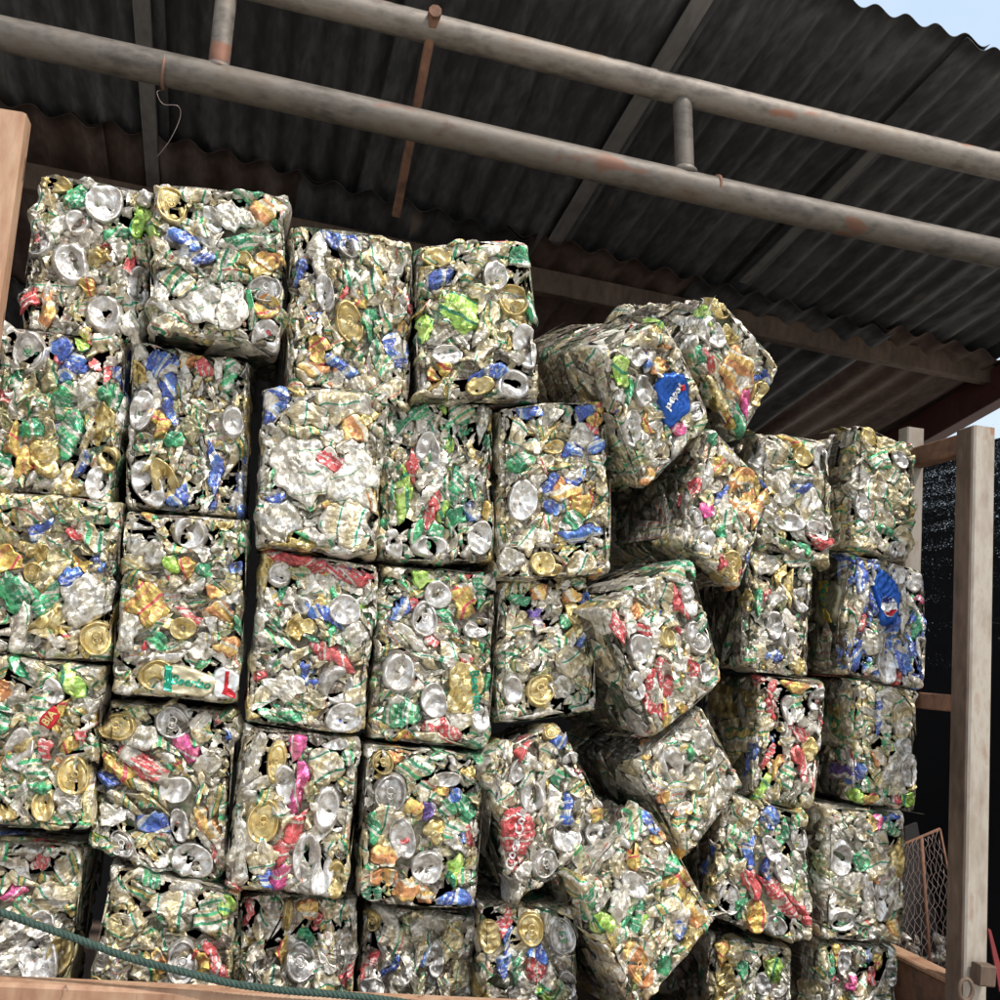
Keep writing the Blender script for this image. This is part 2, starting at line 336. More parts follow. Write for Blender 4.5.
def g_round(prof, a, b, amt=.2, ns=28, hole=False, squash=True):
    """turned shape: prof = list of (rho, z[m])"""
    nr = len(prof) - 1
    th, _, Fs = polar(nr, ns)
    rho = np.array([p[0] for p in prof[1:]]); zz = np.array([p[1] for p in prof])
    wob = 1 + .05 * np.sin(2 * th + rng.uniform(0, 6)) + .03 * np.sin(3 * th + rng.uniform(0, 6)) + .008 * rng.normal(size=ns)
    rr = np.concatenate([[0], np.repeat(rho, ns)]); tt = np.concatenate([[0], np.tile(th, nr)]); W = np.concatenate([[1], np.tile(wob, nr)])
    z = np.concatenate([[zz[0]], np.repeat(zz[1:], ns)])
    x = rr * W * np.cos(tt) * a; y = rr * W * np.sin(tt) * b
    z = z + Crump(amt, 8, 45, 3)(x, y)
    # buckle: one soft fold across
    f = rng.uniform(0, PI); d = (x * math.cos(f) + y * math.sin(f)) / a
    z = z - (rng.uniform(.003, .014) * np.exp(-((d - rng.uniform(-.4, .4)) / .25) ** 2) if squash else 0)
    if hole:
        hx, hy = x / a, y / b + .48
        m = np.clip(1.25 - np.hypot(hx / .34, hy / .30), 0, .25) / .25
        z = z - m * .011
    return np.stack([x, y, z], 1), Fs
END = [(0, 0), (.12, 0), (.3, .0002), (.5, .0002), (.66, 0), (.73, -.0003), (.77, -.0028), (.81, -.0030), (.86, .0008), (.90, .0036), (.94, .0040), (.98, .0026), (1.03, -.003), (1.10, -.008), (1.16, -.014), (1.18, -.022)]
BASE = [(0, -.006), (.15, -.0058), (.3, -.0050), (.45, -.0036), (.58, -.0016), (.68, .0006), (.75, .0026), (.80, .0036), (.85, .0034), (.90, .0018), (.97, -.002), (1.06, -.006), (1.12, -.011), (1.16, -.019)]
BOWL = [(0, -.004), (.2, -.0038), (.4, -.003), (.55, -.0022), (.68, -.001), (.78, .0005), (.86, .0022), (.92, .0034), (.97, .0034), (1.0, .0018), (1.03, -.003), (1.05, -.012)]
def g_tab(r):
    """pull tab: oval ring with finger hole and rivet plate"""
    parts = []
    th = np.linspace(0, 2 * PI, 17)[:-1]
    def ring(cx, cy, ra, rb, t, z):
        V = []; Fs = []
        for i, a in enumerate(th):
            for k in range(6):
                b = 2 * PI * k / 6
                V.append((cx + (ra + t * math.cos(b)) * math.cos(a), cy + (rb + t * math.cos(b)) * math.sin(a), z + t * .8 * math.sin(b)))
        n = len(th)
        for i in range(n):
            for k in range(6):
                Fs.append((i * 6 + k, ((i + 1) % n) * 6 + k, ((i + 1) % n) * 6 + (k + 1) % 6, i * 6 + (k + 1) % 6))
        return np.array(V), Fs
    parts.append(ring(0, r * .18, r * .24, r * .22, r * .055, .0022))
    parts.append(ring(0, -r * .16, r * .23, r * .17, r * .05, .0020))
    parts.append(ring(0, -r * .14, r * .05, r * .05, r * .045, .0026))
    return join(parts)

class Bale:
    pass
def bump_field(seed):
    a = np.random.default_rng(seed).uniform(0, 6, 6)
    def f(x, y):
        return .0035 * np.sin(x * 31 + a[0] + 1.5 * np.sin(y * 17 + a[1])) + .003 * np.sin(y * 37 + a[2] + 1.3 * np.sin(x * 23 + a[3])) + .002 * np.sin((x + y) * 71 + a[4])
    return f
def edge_field(seed, amp):
    a = np.random.default_rng(seed + 77).uniform(0, 6, 5)
    return lambda t: np.maximum(amp * (.35 + .6 * np.sin(t * 26 + a[0]) + .5 * np.sin(t * 61 + a[1]) + .3 * np.sin(t * 118 + a[2])), -.001)
RC = .016
def face_map(B, face, x, y, z):
    """face coords (x right, y up, z outwards; metres) -> box local (bx, by, bz)"""
    if face == 'front': return x, y, z
    if face == 'left': return -B.W / 2 - z, y, x - B.D / 2
    if face == 'right': return B.W / 2 + z, y, -x - B.D / 2
    if face == 'top': return x, B.H / 2 + z, -y - B.D / 2
    if face == 'bottom': return x, -B.H / 2 - z, y - B.D / 2
def box_world(B, bx, by, bz):
    s = (bx / B.W + .5)[:, None]; t = (by / B.H + .5)[:, None]
    P = (B.c[3] * (1 - s) + B.c[2] * s) * (1 - t) + (B.c[0] * (1 - s) + B.c[1] * s) * t
    return P + bz[:, None] * B.n[None]
def press(B, face, V, loose=0.):
    """the press: everything beyond the block's envelope is pushed flat, edges are rounded over"""
    x, y, z = V[:, 0], V[:, 1], V[:, 2]
    W2, H2 = {'front': (B.W / 2, B.H / 2), 'left': (B.D / 2, B.H / 2), 'right': (B.D / 2, B.H / 2), 'top': (B.W / 2, B.D / 2), 'bottom': (B.W / 2, B.D / 2)}[face]
    zm = B.bf(x, y) + loose
    z = np.where(z > zm, zm + .35 * (z - zm), z)
    out = []
    for c, h0, oc, kf in ((x, W2, y, 0), (y, H2, x, 1)):
        h = h0 + (B.ef[kf](oc * np.where(c > 0, 1, -1.3)) if face == 'front' else 0)
        e = np.clip(np.abs(c) - (h - RC), 0, None); e1 = np.minimum(e, RC)
        z = z - (RC - np.sqrt(np.maximum(RC * RC - e1 * e1, 0))) * .8 - np.clip(e - RC, 0, None) * 1.0
        lim = h - RC + RC * np.sin(np.minimum(e / RC, PI / 2)) + np.clip(e - RC * PI / 2, 0, None) * .06
        out.append(np.where(e > 0, np.sign(c) * lim, c))
    return np.stack([out[0], out[1], z], 1)
def place(V, px, py, pz, ang, tx=0., ty=0.):
    z = V[:, 2] + V[:, 0] * tx + V[:, 1] * ty
    c, s = math.cos(ang), math.sin(ang)
    return np.stack([V[:, 0] * c - V[:, 1] * s + px, V[:, 0] * s + V[:, 1] * c + py, z + pz], 1)
def to_world(B, face, V, loose=0., pr=True):
    if pr: V = press(B, face, V, loose)
    bx, by, bz = face_map(B, face, V[:, 0], V[:, 1], V[:, 2])
    if face != 'front': bz = np.minimum(bz, -.010)
    return box_world(B, bx, by, bz)
PAL = [('silver', 15), ('olive', 12), ('straw', 10), ('champagne', 18), ('beige', 14), ('green_white', 12), ('gold_green', 12), ('white_print', 12), ('gold', 6), ('green', 4), ('lime', 1.5), ('blue', 3), ('red', 2), ('yellow', 2), ('orange', 1.5), ('mixed_foil', 5)]
def pick(pal):
    t = rng.uniform(0, sum(w for _, w in pal))
    for n_, w in pal:
        t -= w
        if t <= 0: return n_
    return pal[0][0]
def add_part(B, name, V, Fs, mat, parent=None, smooth=True):
    c = V.mean(0)
    me = mkmesh(name, V - c, Fs, mat, smooth)
    par = parent or B.root
    base = np.array(B.root.location) if parent is None else B.abs[parent.name]
    o = link(name, me, par, c - base)
    B.abs[o.name] = c
    return o
def can_piece(B, face, kind, mat, px, py, pz, a, b, ang, tilt=.12, loose=0., hole=None, tabmat=None):
    tx, ty = rng.normal(0, tilt, 2)
    if kind in ('end', 'base', 'bowl'):
        mat = {'silver': 'silver_smooth', 'gold': 'gold_smooth'}.get(mat, mat)
        prof = {'end': END, 'base': BASE, 'bowl': BOWL}[kind]
        k = min(a, b) / .028
        prof = [(p, z * k) for p, z in prof]
        if hole is None: hole = rng.random() < .45
        V, Fs = g_round(prof, a, b, .16 if kind != 'bowl' else .45, hole=(kind == 'end' and hole), squash=True)
        V[:, 2] -= .002
        Vw = to_world(B, face, place(V, px, py, pz, ang, tx * .6, ty * .6), loose + .005)
        o = add_part(B, {'end': 'can_end', 'base': 'can_base', 'bowl': 'flattened_base'}[kind], Vw, Fs, mat)
        if kind == 'end' and rng.random() < .85:
            T, Tf = g_tab(min(a, b))
            T = T * np.array([1, 1, 1.0]); T[:, 2] += .0008
            T = place(T, 0, 0, 0, rng.uniform(-.5, .5))
            Tw = to_world(B, face, place(T, px, py, pz, ang, tx * .6, ty * .6), loose + .007)
            add_part(B, 'pull_tab', Tw, Tf, tabmat or mat, parent=o)
        return o
    if kind == 'strip':
        V, Fs = g_patch(a, b, dome=b * .6, amt=.4, bend=rng.normal(0, 6), skirt=.012, ns=20, nr=7, sheet=False)
        V[:, 2] -= np.abs(V[:, 1] - rng.uniform(-.3, .3) * b) * rng.uniform(.3, .9)
    elif kind == 'big':
        V, Fs = g_patch(a, b, dome=.004, amt=.42, skirt=.010, ns=32, nr=14, sheet=False)
    else:
        V, Fs = g_patch(a, b, dome=rng.uniform(.002, .008), amt=rng.uniform(.2, .55), skirt=.011)
    Vw = to_world(B, face, place(V, px, py, pz, ang, tx, ty), loose)
    return add_part(B, 'crushed_can', Vw, Fs, mat, smooth=rng.random() < .8)

def make_warp():
    p = rng.uniform(0, 6, 8)
    def w(x, y):
        return (x + .0058 * np.sin(y * 105 + p[0] + 2 * np.sin(x * 60 + p[4])) + .0018 * np.sin(y * 330 + p[1]) + .0012 * np.sin((x + y) * 480 + p[6]),
                y + .0058 * np.sin(x * 105 + p[2] + 2 * np.sin(y * 60 + p[5])) + .0018 * np.sin(x * 330 + p[3]) + .0012 * np.sin((x - y) * 480 + p[7]))
    return w
class Sites:
    """cans seen on one face of the block; each occupies the area where it is the nearest, measured in its own flattened shape"""
    def __init__(s): s.L = []; s.w = make_warp()
    def add(s, x, y, a, b, th, hard=False): s.L.append((x, y, a, b, th, hard)); return len(s.L) - 1
    def freeze(s):
        A = np.array([(l[0], l[1], l[2], l[3], math.cos(l[4]), math.sin(l[4]), 1. if l[5] else 0.) for l in s.L]); s.A = A
        s.cx, s.cy = s.w(A[:, 0], A[:, 1])
    def dist(s, X, Y, idx):
        Xw, Yw_ = s.w(X, Y)
        dx = Xw[..., None] - s.cx[idx]; dy = Yw_[..., None] - s.cy[idx]
        A = s.A[idx]
        u = (dx * A[:, 4] + dy * A[:, 5]) / A[:, 2]; v = (-dx * A[:, 5] + dy * A[:, 4]) / A[:, 3]
        return np.sqrt(u * u + v * v)
    def radius(s, i, th, cap=2.0, steps=30):
        x, y, a, b, _, hard = s.L[i]
        rm = max(a, b) * (1.05 if hard else cap)
        dd = np.hypot(s.A[:, 0] - x, s.A[:, 1] - y)
        idx = np.where(dd < rm + np.maximum(s.A[:, 2], s.A[:, 3]) * 1.6)[0]
        me_ = int(np.where(idx == i)[0][0])
        r = np.linspace(rm / steps, rm * 1.1, steps)
        X = x + r[None] * np.cos(th[:, None]); Y = y + r[None] * np.sin(th[:, None])
        d = s.dist(X, Y, idx); own = d[..., me_].copy(); H = s.A[idx, 6] > .5
        d[..., me_] = 9
        if hard:
            bl = (own > 1) | ((d[..., H] < own[..., None]).any(-1) if H.any() else False)
        else:
            bl = (own > cap) | (d[..., ~H] < own[..., None]).any(-1) | ((d[..., H] < 1).any(-1) if H.any() else False)
        k = np.where(bl.any(1), bl.argmax(1), steps - 1)
        return np.maximum(r[k] - rm / steps * .5, .003)
def g_cell(S, i, form='sheet', amt=.4, ns=26, nr=9, skirt=.010, over=1.04, cap=2.0):
    th, rho, Fs = polar(nr, ns)
    x0, y0, a, b, ang, hard = S.L[i]
    R0 = S.radius(i, th, cap) * over
    rr = np.concatenate([[0], np.repeat(rho, ns)]); tt = np.concatenate([[0], np.tile(th, nr)]); RR = np.concatenate([[0], np.tile(R0, nr)])
    x = rr * RR * np.cos(tt); y = rr * RR * np.sin(tt)
    c, s_ = math.cos(ang), math.sin(ang)
    u = x * c + y * s_; v = -x * s_ + y * c
    cr = Crump(amt, 14, 62, 4)(x, y)
    edge = np.clip((rr - .86) / .14, 0, 1)
    if form == 'fold':      # a can pressed side-on: a long sharp ridge, sometimes two
        z = .35 * b - np.abs(v - rng.uniform(-.3, .3) * b) * rng.uniform(.5, 1.2) + cr * .7 - skirt * edge ** 1.5
        if rng.random() < .4: z += .0015 * np.sign(np.sin(v * 420))
    elif form == 'pillow':
        z = rng.uniform(.001, .004) * (1 - rr ** 2) + cr * 1.2 - skirt * np.clip((rr - .9) / .1, 0, 1)
    elif form == 'dish':
        z = -.006 * (1 - rr ** 2) + cr * .8 - skirt * np.clip((rr - .95) / .05, 0, 1)
    else:                   # torn sheet, folded once or twice, thin edge
        z = .002 + cr
        for _f in range(2):
            f = rng.uniform(0, PI); d = x * math.cos(f) + y * math.sin(f) - rng.uniform(-.5, .5) * b
            z = z - np.abs(d) * rng.uniform(.06, .38)
        z = z - skirt * np.clip((rr - .95) / .05, 0, 1)
    return np.stack([x, y, z], 1), Fs
def poisson(w, h, n, taken=(), tries=12):
    pts = []
    for _ in range(n):
        best = None; bd = -1
        for _t in range(tries):
            p = (rng.uniform(-w / 2 - .004, w / 2 + .004), rng.uniform(-h / 2 - .004, h / 2 + .004))
            d = .2
            for t in taken:
                c, s_ = math.cos(t[4]), math.sin(t[4]); dx, dy = p[0] - t[0], p[1] - t[1]
                q = math.hypot((dx * c + dy * s_) / t[2], (-dx * s_ + dy * c) / t[3])
                if q < 1.08: d = -1; break
                d = min(d, (q - 1) * min(t[2], t[3]) + .008)
            if d > 0 and pts: d = min(d, min(math.hypot(p[0] - t[0], p[1] - t[1]) for t in pts))
            if d > bd: bd = d; best = p
        if bd > .0065: pts.append(best)
    return pts
FLOOR_Z = .765
GROUP = 'bales of crushed cans stacked on the truck bed'
def make_bale(q, label, Y=2.0, yaw=0, pitch=0, D=.30, style='mixed', flow=None, acc=(), pal=None, floor=False, scale=1.0, loose=0., seed=None, sides=('left', 'right', 'top', 'bottom'), noroll=False):
    global rng
    B = Bale(); B.abs = {}
    sd = seed or int(q[0][0] * 7 + q[0][1] * 13 + 5000)
    rng = np.random.default_rng(sd)
    cx = sum(p[0] for p in q) / 4; cy = sum(p[1] for p in q) / 4
    yw, pt = math.radians(yaw), math.radians(pitch)
    n = np.array((math.sin(yw) * math.cos(pt), -math.cos(yw) * math.cos(pt), -math.sin(pt)))
    P0 = atY(cx, cy, Y)
    c = [on_plane(px, py, P0, n) for px, py in q]          # TL TR BR BL
    if floor:
        for i, j in ((3, 0), (2, 1)):
            d = c[i] - c[j]; c[i] = c[j] + d * ((FLOOR_Z - c[j][2]) / d[2])
    B.c = c; B.n = n
    B.W = (np.linalg.norm(c[1] - c[0]) + np.linalg.norm(c[2] - c[3])) / 2
    B.H = (np.linalg.norm(c[0] - c[3]) + np.linalg.norm(c[1] - c[2])) / 2
    B.D = D; bf0 = bump_field(sd); ba = {'loose': 2.0, 'chunky': 1.7, 'strips': 1.3}.get(style, .9)
    B.bf = lambda x, y: ba * bf0(x, y)
    ea = {'loose': .012, 'chunky': .010, 'strips': .006}.get(style, .004); B.ef = (edge_field(sd, ea), edge_field(sd + 9, ea))
    base = (c[2] + c[3]) / 2 - n * D / 2
    B.root = thing('can_bale', label, 'bale', base, GROUP)
    rt = nrm((c[1] - c[0]) + (c[2] - c[3])); upv = np.cross(rt, n); upv = upv if upv[2] > 0 else -upv; cen = sum(c) / 4
    def loc(px, py):
        p = on_plane(px, py, P0, n) - cen
        return p.dot(rt), p.dot(upv)
    eL = (c[0] + c[3]) / 2
    def locL(px, py):
        p = on_plane(px, py, eL, rt) - eL
        return D / 2 - p.dot(-n), (p + eL - cen).dot(upv)
    mpp = B.H / np.hypot(*(np.array(q[0], float) - np.array(q[3]))) if not floor else .0018
    # ---- core block
    nx, ny, nz = 16, 20, 16
    V = []; Fs = []; o = 0
    for face, (w, h, m1, m2) in {'front': (B.W, B.H, nx, ny), 'left': (D, B.H, nz, ny), 'right': (D, B.H, nz, ny), 'top': (B.W, D, nx, nz), 'bottom': (B.W, D, nx, nz)}.items():
        X, Yy = np.meshgrid(np.linspace(-w / 2, w / 2, m1 + 1), np.linspace(-h / 2, h / 2, m2 + 1))
        x, y = X.ravel(), Yy.ravel()
        cr = Crump(.5, 20, 90, 5)
        z = -.013 + .6 * cr(x, y)
        k = 1 - .026 / (w / 2); k2 = 1 - .026 / (h / 2)
        bx, by, bz = face_map(B, face, x * (k if face not in ('left', 'right') else 1), y * k2, z)
        V.append(box_world(B, bx, by, bz))
        i = np.arange(m1)[None] + np.arange(m2)[:, None] * (m1 + 1) + o
        i = i.ravel(); Fs.append(np.stack([i, i + 1, i + m1 + 2, i + m1 + 1], 1)); o += len(x)
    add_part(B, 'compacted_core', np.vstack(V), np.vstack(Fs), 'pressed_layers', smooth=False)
    # ---- pressed pieces on the sides, one mesh
    Vs = []; Fs = []; mi = []; o = 0
    smats = ['shaded_side_foil', 'shaded_side_green', 'mixed_foil', 'champagne']
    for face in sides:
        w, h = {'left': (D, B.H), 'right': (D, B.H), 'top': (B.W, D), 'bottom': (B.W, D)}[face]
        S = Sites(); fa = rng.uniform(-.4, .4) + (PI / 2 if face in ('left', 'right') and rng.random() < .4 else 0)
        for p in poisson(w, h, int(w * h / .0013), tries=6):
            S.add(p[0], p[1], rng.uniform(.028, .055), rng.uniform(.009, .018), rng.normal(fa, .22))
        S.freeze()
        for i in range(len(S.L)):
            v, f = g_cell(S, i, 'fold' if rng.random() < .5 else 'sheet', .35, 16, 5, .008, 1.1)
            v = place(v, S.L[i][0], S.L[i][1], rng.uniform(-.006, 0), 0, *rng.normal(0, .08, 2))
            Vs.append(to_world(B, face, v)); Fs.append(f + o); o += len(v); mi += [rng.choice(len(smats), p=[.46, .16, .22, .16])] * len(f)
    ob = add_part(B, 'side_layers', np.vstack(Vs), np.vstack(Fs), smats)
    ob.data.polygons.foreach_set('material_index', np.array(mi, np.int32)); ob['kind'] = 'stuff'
    # ---- small scraps filling the front, one mesh
    pal = pal or PAL
    Vs = []; Fs = []; mi = []; o = 0; names = [p[0] for p in pal]; pw = np.array([p[1] for p in pal], float); pw /= pw.sum()
    nn = int(B.W * B.H / .00055)
    for _ in range(nn):
        a = rng.uniform(.014, .030); b = rng.uniform(.008, .018)
        v, f = g_patch(a, b, dome=.003, amt=.5, skirt=.008, ns=12, nr=4)
        x0 = rng.uniform(-B.W / 2, B.W / 2); y0 = rng.uniform(-B.H / 2, B.H / 2)
        v = place(v, x0, y0, rng.uniform(-.016, -.009), rng.uniform(0, PI) if flow is None else rng.normal(flow, .5), *rng.normal(0, .15, 2))
        Vs.append(to_world(B, 'front', v, loose)); Fs.append(f + o); o += len(v); mi += [rng.choice(len(names), p=pw)] * len(f)
    ob = add_part(B, 'foil_scraps', np.vstack(Vs), np.vstack(Fs), names)
    ob.data.polygons.foreach_set('material_index', np.array(mi, np.int32)); ob['kind'] = 'stuff'
    # ---- accents seen in the photograph, then the rest of the cans around them
    S = Sites(); jobs = []
    for ac in acc:
        px, py, kind, mat, sa, sb = ac[:6]
        if kind[0] == 'L':
            x0, y0 = locL(px, py); can_piece(B, 'left', kind[1:], mat, x0, y0, .004, sa * mpp, sb * mpp, math.radians(ac[6]) if len(ac) > 6 else 0, tilt=.08, loose=.004); continue
        ang = math.radians(ac[6]) if len(ac) > 6 else rng.uniform(-.3, .3)
        x0, y0 = loc(px, py); a, b = sa * mpp, sb * mpp
        if kind == 'res': S.add(x0, y0, a, b, ang, True); continue
        if kind in ('end', 'base', 'bowl'): S.add(x0, y0, a * 1.04, b * 1.04, ang, True); jobs.append((len(S.L) - 1, kind, mat, a, b, ang, ac[7] if len(ac) > 7 else None))
        else:
            a *= 1.08; b *= 1.12
            a *= 1.2 if kind == 'strip' else 1; S.add(x0, y0, a, b, ang, True); jobs.append((len(S.L) - 1, kind, mat, a, b, ang, None))
    dens, amin, amax, pst = {'fine': (.00115, .017, .036, .30), 'mixed': (.00120, .019, .040, .42), 'chunky': (.00130, .020, .042, .45), 'strips': (.00095, .028, .060, .88), 'loose': (.00120, .022, .050, .6)}[style]
    n0 = min(int(B.W * B.H / dens * scale), 95)
    # a few more lids and bases wherever there is room
    free = [p for p in poisson(B.W * .85, B.H * .85, 10, S.L) if all(math.hypot(p[0] - t[0], p[1] - t[1]) > .024 + min(t[2], t[3]) for t in S.L)]
    for p in free[:{'fine': 0, 'mixed': 1, 'chunky': 1, 'strips': 0, 'loose': 1}[style]]:
        a = rng.uniform(.018, .023); b = a * rng.uniform(1, 1.25); ang = rng.normal(0, .4)
        S.add(p[0], p[1], a * 1.04, b * 1.04, ang, True); jobs.append((len(S.L) - 1, ('end', 'base', 'bowl')[int(rng.integers(3))], 'gold' if rng.random() < .3 else 'silver', a, b, ang, None))
    hardn = len(S.L)
    for p in poisson(B.W, B.H, n0, S.L[:hardn]):
        fl = (flow if flow is not None else B.bf(p[0] * 2, p[1] * 2) * 250)
        a = rng.uniform(amin, amax) * (1.6 if rng.random() < .16 else 1)
        if rng.random() < pst: S.add(p[0], p[1], a * 1.3, rng.uniform(.008, .0145), fl + rng.normal(0, .25)); k = 'strip'
        else: S.add(p[0], p[1], a, a * rng.uniform(.35, .75), fl + rng.normal(0, .5)); k = 'patch'
        jobs.append((len(S.L) - 1, k, None, 0, 0, 0, None))
    S.freeze()
    for i, kind, mat, a, b, ang, tm in jobs:
        x0, y0 = S.L[i][:2]; hard = i < hardn
        lo = loose + (rng.uniform(0, .009) if style in ('loose', 'chunky') else 0)
        if kind in ('end', 'base', 'bowl'):
            can_piece(B, 'front', kind, mat, x0, y0, .001, a, b, ang, tilt=.17, loose=lo + .003, tabmat=tm); continue
        form = {'strip': 'fold', 'big': 'pillow'}.get(kind) or ('sheet', 'sheet', 'pillow', 'dish')[int(rng.integers(4))]
        big = kind == 'big'
        top = (not hard) and rng.random() < .32 and all(math.hypot(x0 - t[0], y0 - t[1]) > .022 for t in S.L[:hardn])          # lies over its neighbours, edges free
        V, Fs_ = g_cell(S, i, 'sheet' if top else form, rng.uniform(.25, .6) if not big else .45, 36 if big else 26, 14 if big else 10, over=1.34 if top else 1.07)
        tx, ty = rng.normal(0, .16 if style in ('loose', 'chunky', 'strips') else .10, 2)
        V = place(V, x0, y0, rng.uniform(.002, .006) if top else (rng.uniform(.001, .004) if hard else rng.uniform(-.0075, .001)), 0, tx, ty)
        add_part(B, 'crushed_can', to_world(B, 'front', V, lo), Fs_, mat or pick(pal), smooth=rng.random() < .8)
    B.locL = locL; B.loc = loc; B.mpp = mpp; B.loose = loose
    return B

# lettering printed on a can of a bale (real lettering in the sheet's surface)
def sheet_z(B, face, x, y): return B.bf(x, y) + B.cr(x, y) + (B.loose if face == 'front' else 0)
def lettering(B, can, text, px, py, size_px, ang, mat, lift=.0075, italic=0.0, sx=1.0, bend=0., face='front'):
    cu = bpy.data.curves.new('lettering', 'FONT'); cu.body = text; cu.size = 1; cu.align_x = 'CENTER'; cu.align_y = 'CENTER'; cu.shear = italic; cu.offset = .028
    cu.resolution_u = 3
    tmp = bpy.data.objects.new('lettering_source', cu); COL.objects.link(tmp)
    dg = bpy.context.evaluated_depsgraph_get(); dg.update()
    me = bpy.data.meshes.new_from_object(tmp.evaluated_get(dg))
    bpy.data.objects.remove(tmp); bpy.data.curves.remove(cu)
    import bmesh
    bm = bmesh.new(); bm.from_mesh(me); bmesh.ops.triangulate(bm, faces=bm.faces[:])
    for _ in range(2): bmesh.ops.subdivide_edges(bm, edges=[e for e in bm.edges if e.calc_length() > .18], cuts=1, use_grid_fill=True)
    bmesh.ops.triangulate(bm, faces=bm.faces[:])
    bm.verts.ensure_lookup_table(); V = np.array([tuple(v.co) for v in bm.verts]); Fs = [tuple(v.index for v in p.verts) for p in bm.faces]
    bm.free(); bpy.data.meshes.remove(me)
    s = size_px * B.mpp
    V = V * np.array([s * sx, s, 0]); V[:, 1] += bend * V[:, 0] ** 2
    x0, y0 = (B.loc if face == 'front' else B.locL)(px, py)
    V = place(V, x0, y0, 0, math.radians(ang)); V[:, 2] = lift + sheet_z(B, face, V[:, 0], V[:, 1])
    bx, by, bz = face_map(B, face, V[:, 0], V[:, 1], V[:, 2])
    return add_part(B, 'printed_lettering', box_world(B, bx, by, bz), Fs, mat, parent=can, smooth=False)
def print_can(B, px, py, a_px, b_px, ang, mat, lift=.006, crump=.22, face='front', e=3.2):
    """a flattened can panel that follows the block face and carries lettering"""
    a, b = a_px * B.mpp, b_px * B.mpp
    B.cr = Crump(crump, 14, 60, 4)
    th, rho, Fs = polar(16, 40)
    R0 = (np.abs(np.cos(th)) ** e + np.abs(np.sin(th)) ** e) ** (-1 / e) * (1 + .07 * np.sin(3 * th + 1) + .05 * np.sin(5 * th) + .03 * rng.normal(size=40))
    rr = np.concatenate([[0], np.repeat(rho, 40)]); tt = np.concatenate([[0], np.tile(th, 16)]); RR = np.concatenate([[0], np.tile(R0, 16)])
    V = np.stack([rr * RR * np.cos(tt) * a, rr * RR * np.sin(tt) * b, -.012 * np.clip((rr - .88) / .12, 0, 1) ** 1.5], 1)
    x0, y0 = (B.loc if face == 'front' else B.locL)(px, py); V = place(V, x0, y0, 0, math.radians(ang)); V[:, 2] += lift + sheet_z(B, face, V[:, 0], V[:, 1])
    W2 = (B.W if face == 'front' else B.D) / 2
    Vc = V.copy(); Vc[:, 0] = np.clip(V[:, 0], -W2 - .003, W2 + .003); Vc[:, 1] = np.clip(V[:, 1], -B.H / 2 - .003, B.H / 2 + .003)
    Vc[:, 2] -= np.abs(V[:, 0] - Vc[:, 0]) + np.abs(V[:, 1] - Vc[:, 1])
    bx, by, bz = face_map(B, face, Vc[:, 0], Vc[:, 1], Vc[:, 2])
    return add_part(B, 'crushed_can', box_world(B, bx, by, bz), Fs, mat)
def print_shape(B, can, outline_px, mat, lift=.0072, name='printed_emblem', face='front'):
    pts = np.array([(B.loc if face == 'front' else B.locL)(px, py) for px, py in outline_px]); n = len(pts); c = pts.mean(0)
    rings = 6; P2 = [c] + [c + (p - c) * k / rings for k in range(1, rings + 1) for p in pts]; P2 = np.array(P2)
    V = np.stack([P2[:, 0], P2[:, 1], lift + sheet_z(B, face, P2[:, 0], P2[:, 1])], 1)
    Fs = [(0, 1 + i, 1 + (i + 1) % n) for i in range(n)] + [(1 + k * n + i, 1 + (k + 1) * n + i, 1 + (k + 1) * n + (i + 1) % n, 1 + k * n + (i + 1) % n) for k in range(rings - 1) for i in range(n)]
    bx, by, bz = face_map(B, face, V[:, 0], V[:, 1], V[:, 2])
    return add_part(B, name, box_world(B, bx, by, bz), Fs, mat, parent=can, smooth=False)

G, S, E, BA, BO, PA, ST, BG = 'gold', 'silver', 'end', 'base', 'bowl', 'patch', 'strip', 'big'
PALG = [('silver', 14), ('olive', 14), ('straw', 12), ('champagne', 18), ('beige', 14), ('green_white', 12), ('gold_green', 14), ('white_print', 8), ('gold', 7), ('green', 5), ('yellow', 2), ('orange', 2), ('mixed_foil', 6), ('red', 2), ('blue', 2)]
PALS = [('silver', 30), ('olive', 8), ('straw', 5), ('champagne', 18), ('beige', 10), ('green_white', 10), ('white_print', 16), ('gold_green', 8), ('gold', 4), ('mixed_foil', 8), ('red', 2), ('blue', 2)]
PALB = [('silver', 18), ('blue', 70), ('white_print', 10), ('champagne', 8), ('green_white', 5), ('green', 3), ('red', 3), ('gold', 3)]
PALC = [('champagne', 22), ('olive', 14), ('straw', 12), ('gold', 8), ('beige', 18), ('silver', 14), ('green_white', 12), ('gold_green', 14), ('green', 5)]
PALR = [('silver', 22), ('red', 12), ('champagne', 14), ('green_white', 14), ('gold_green', 10), ('white_print', 10), ('yellow', 4), ('beige', 8), ('blue', 3), ('orange', 3)]
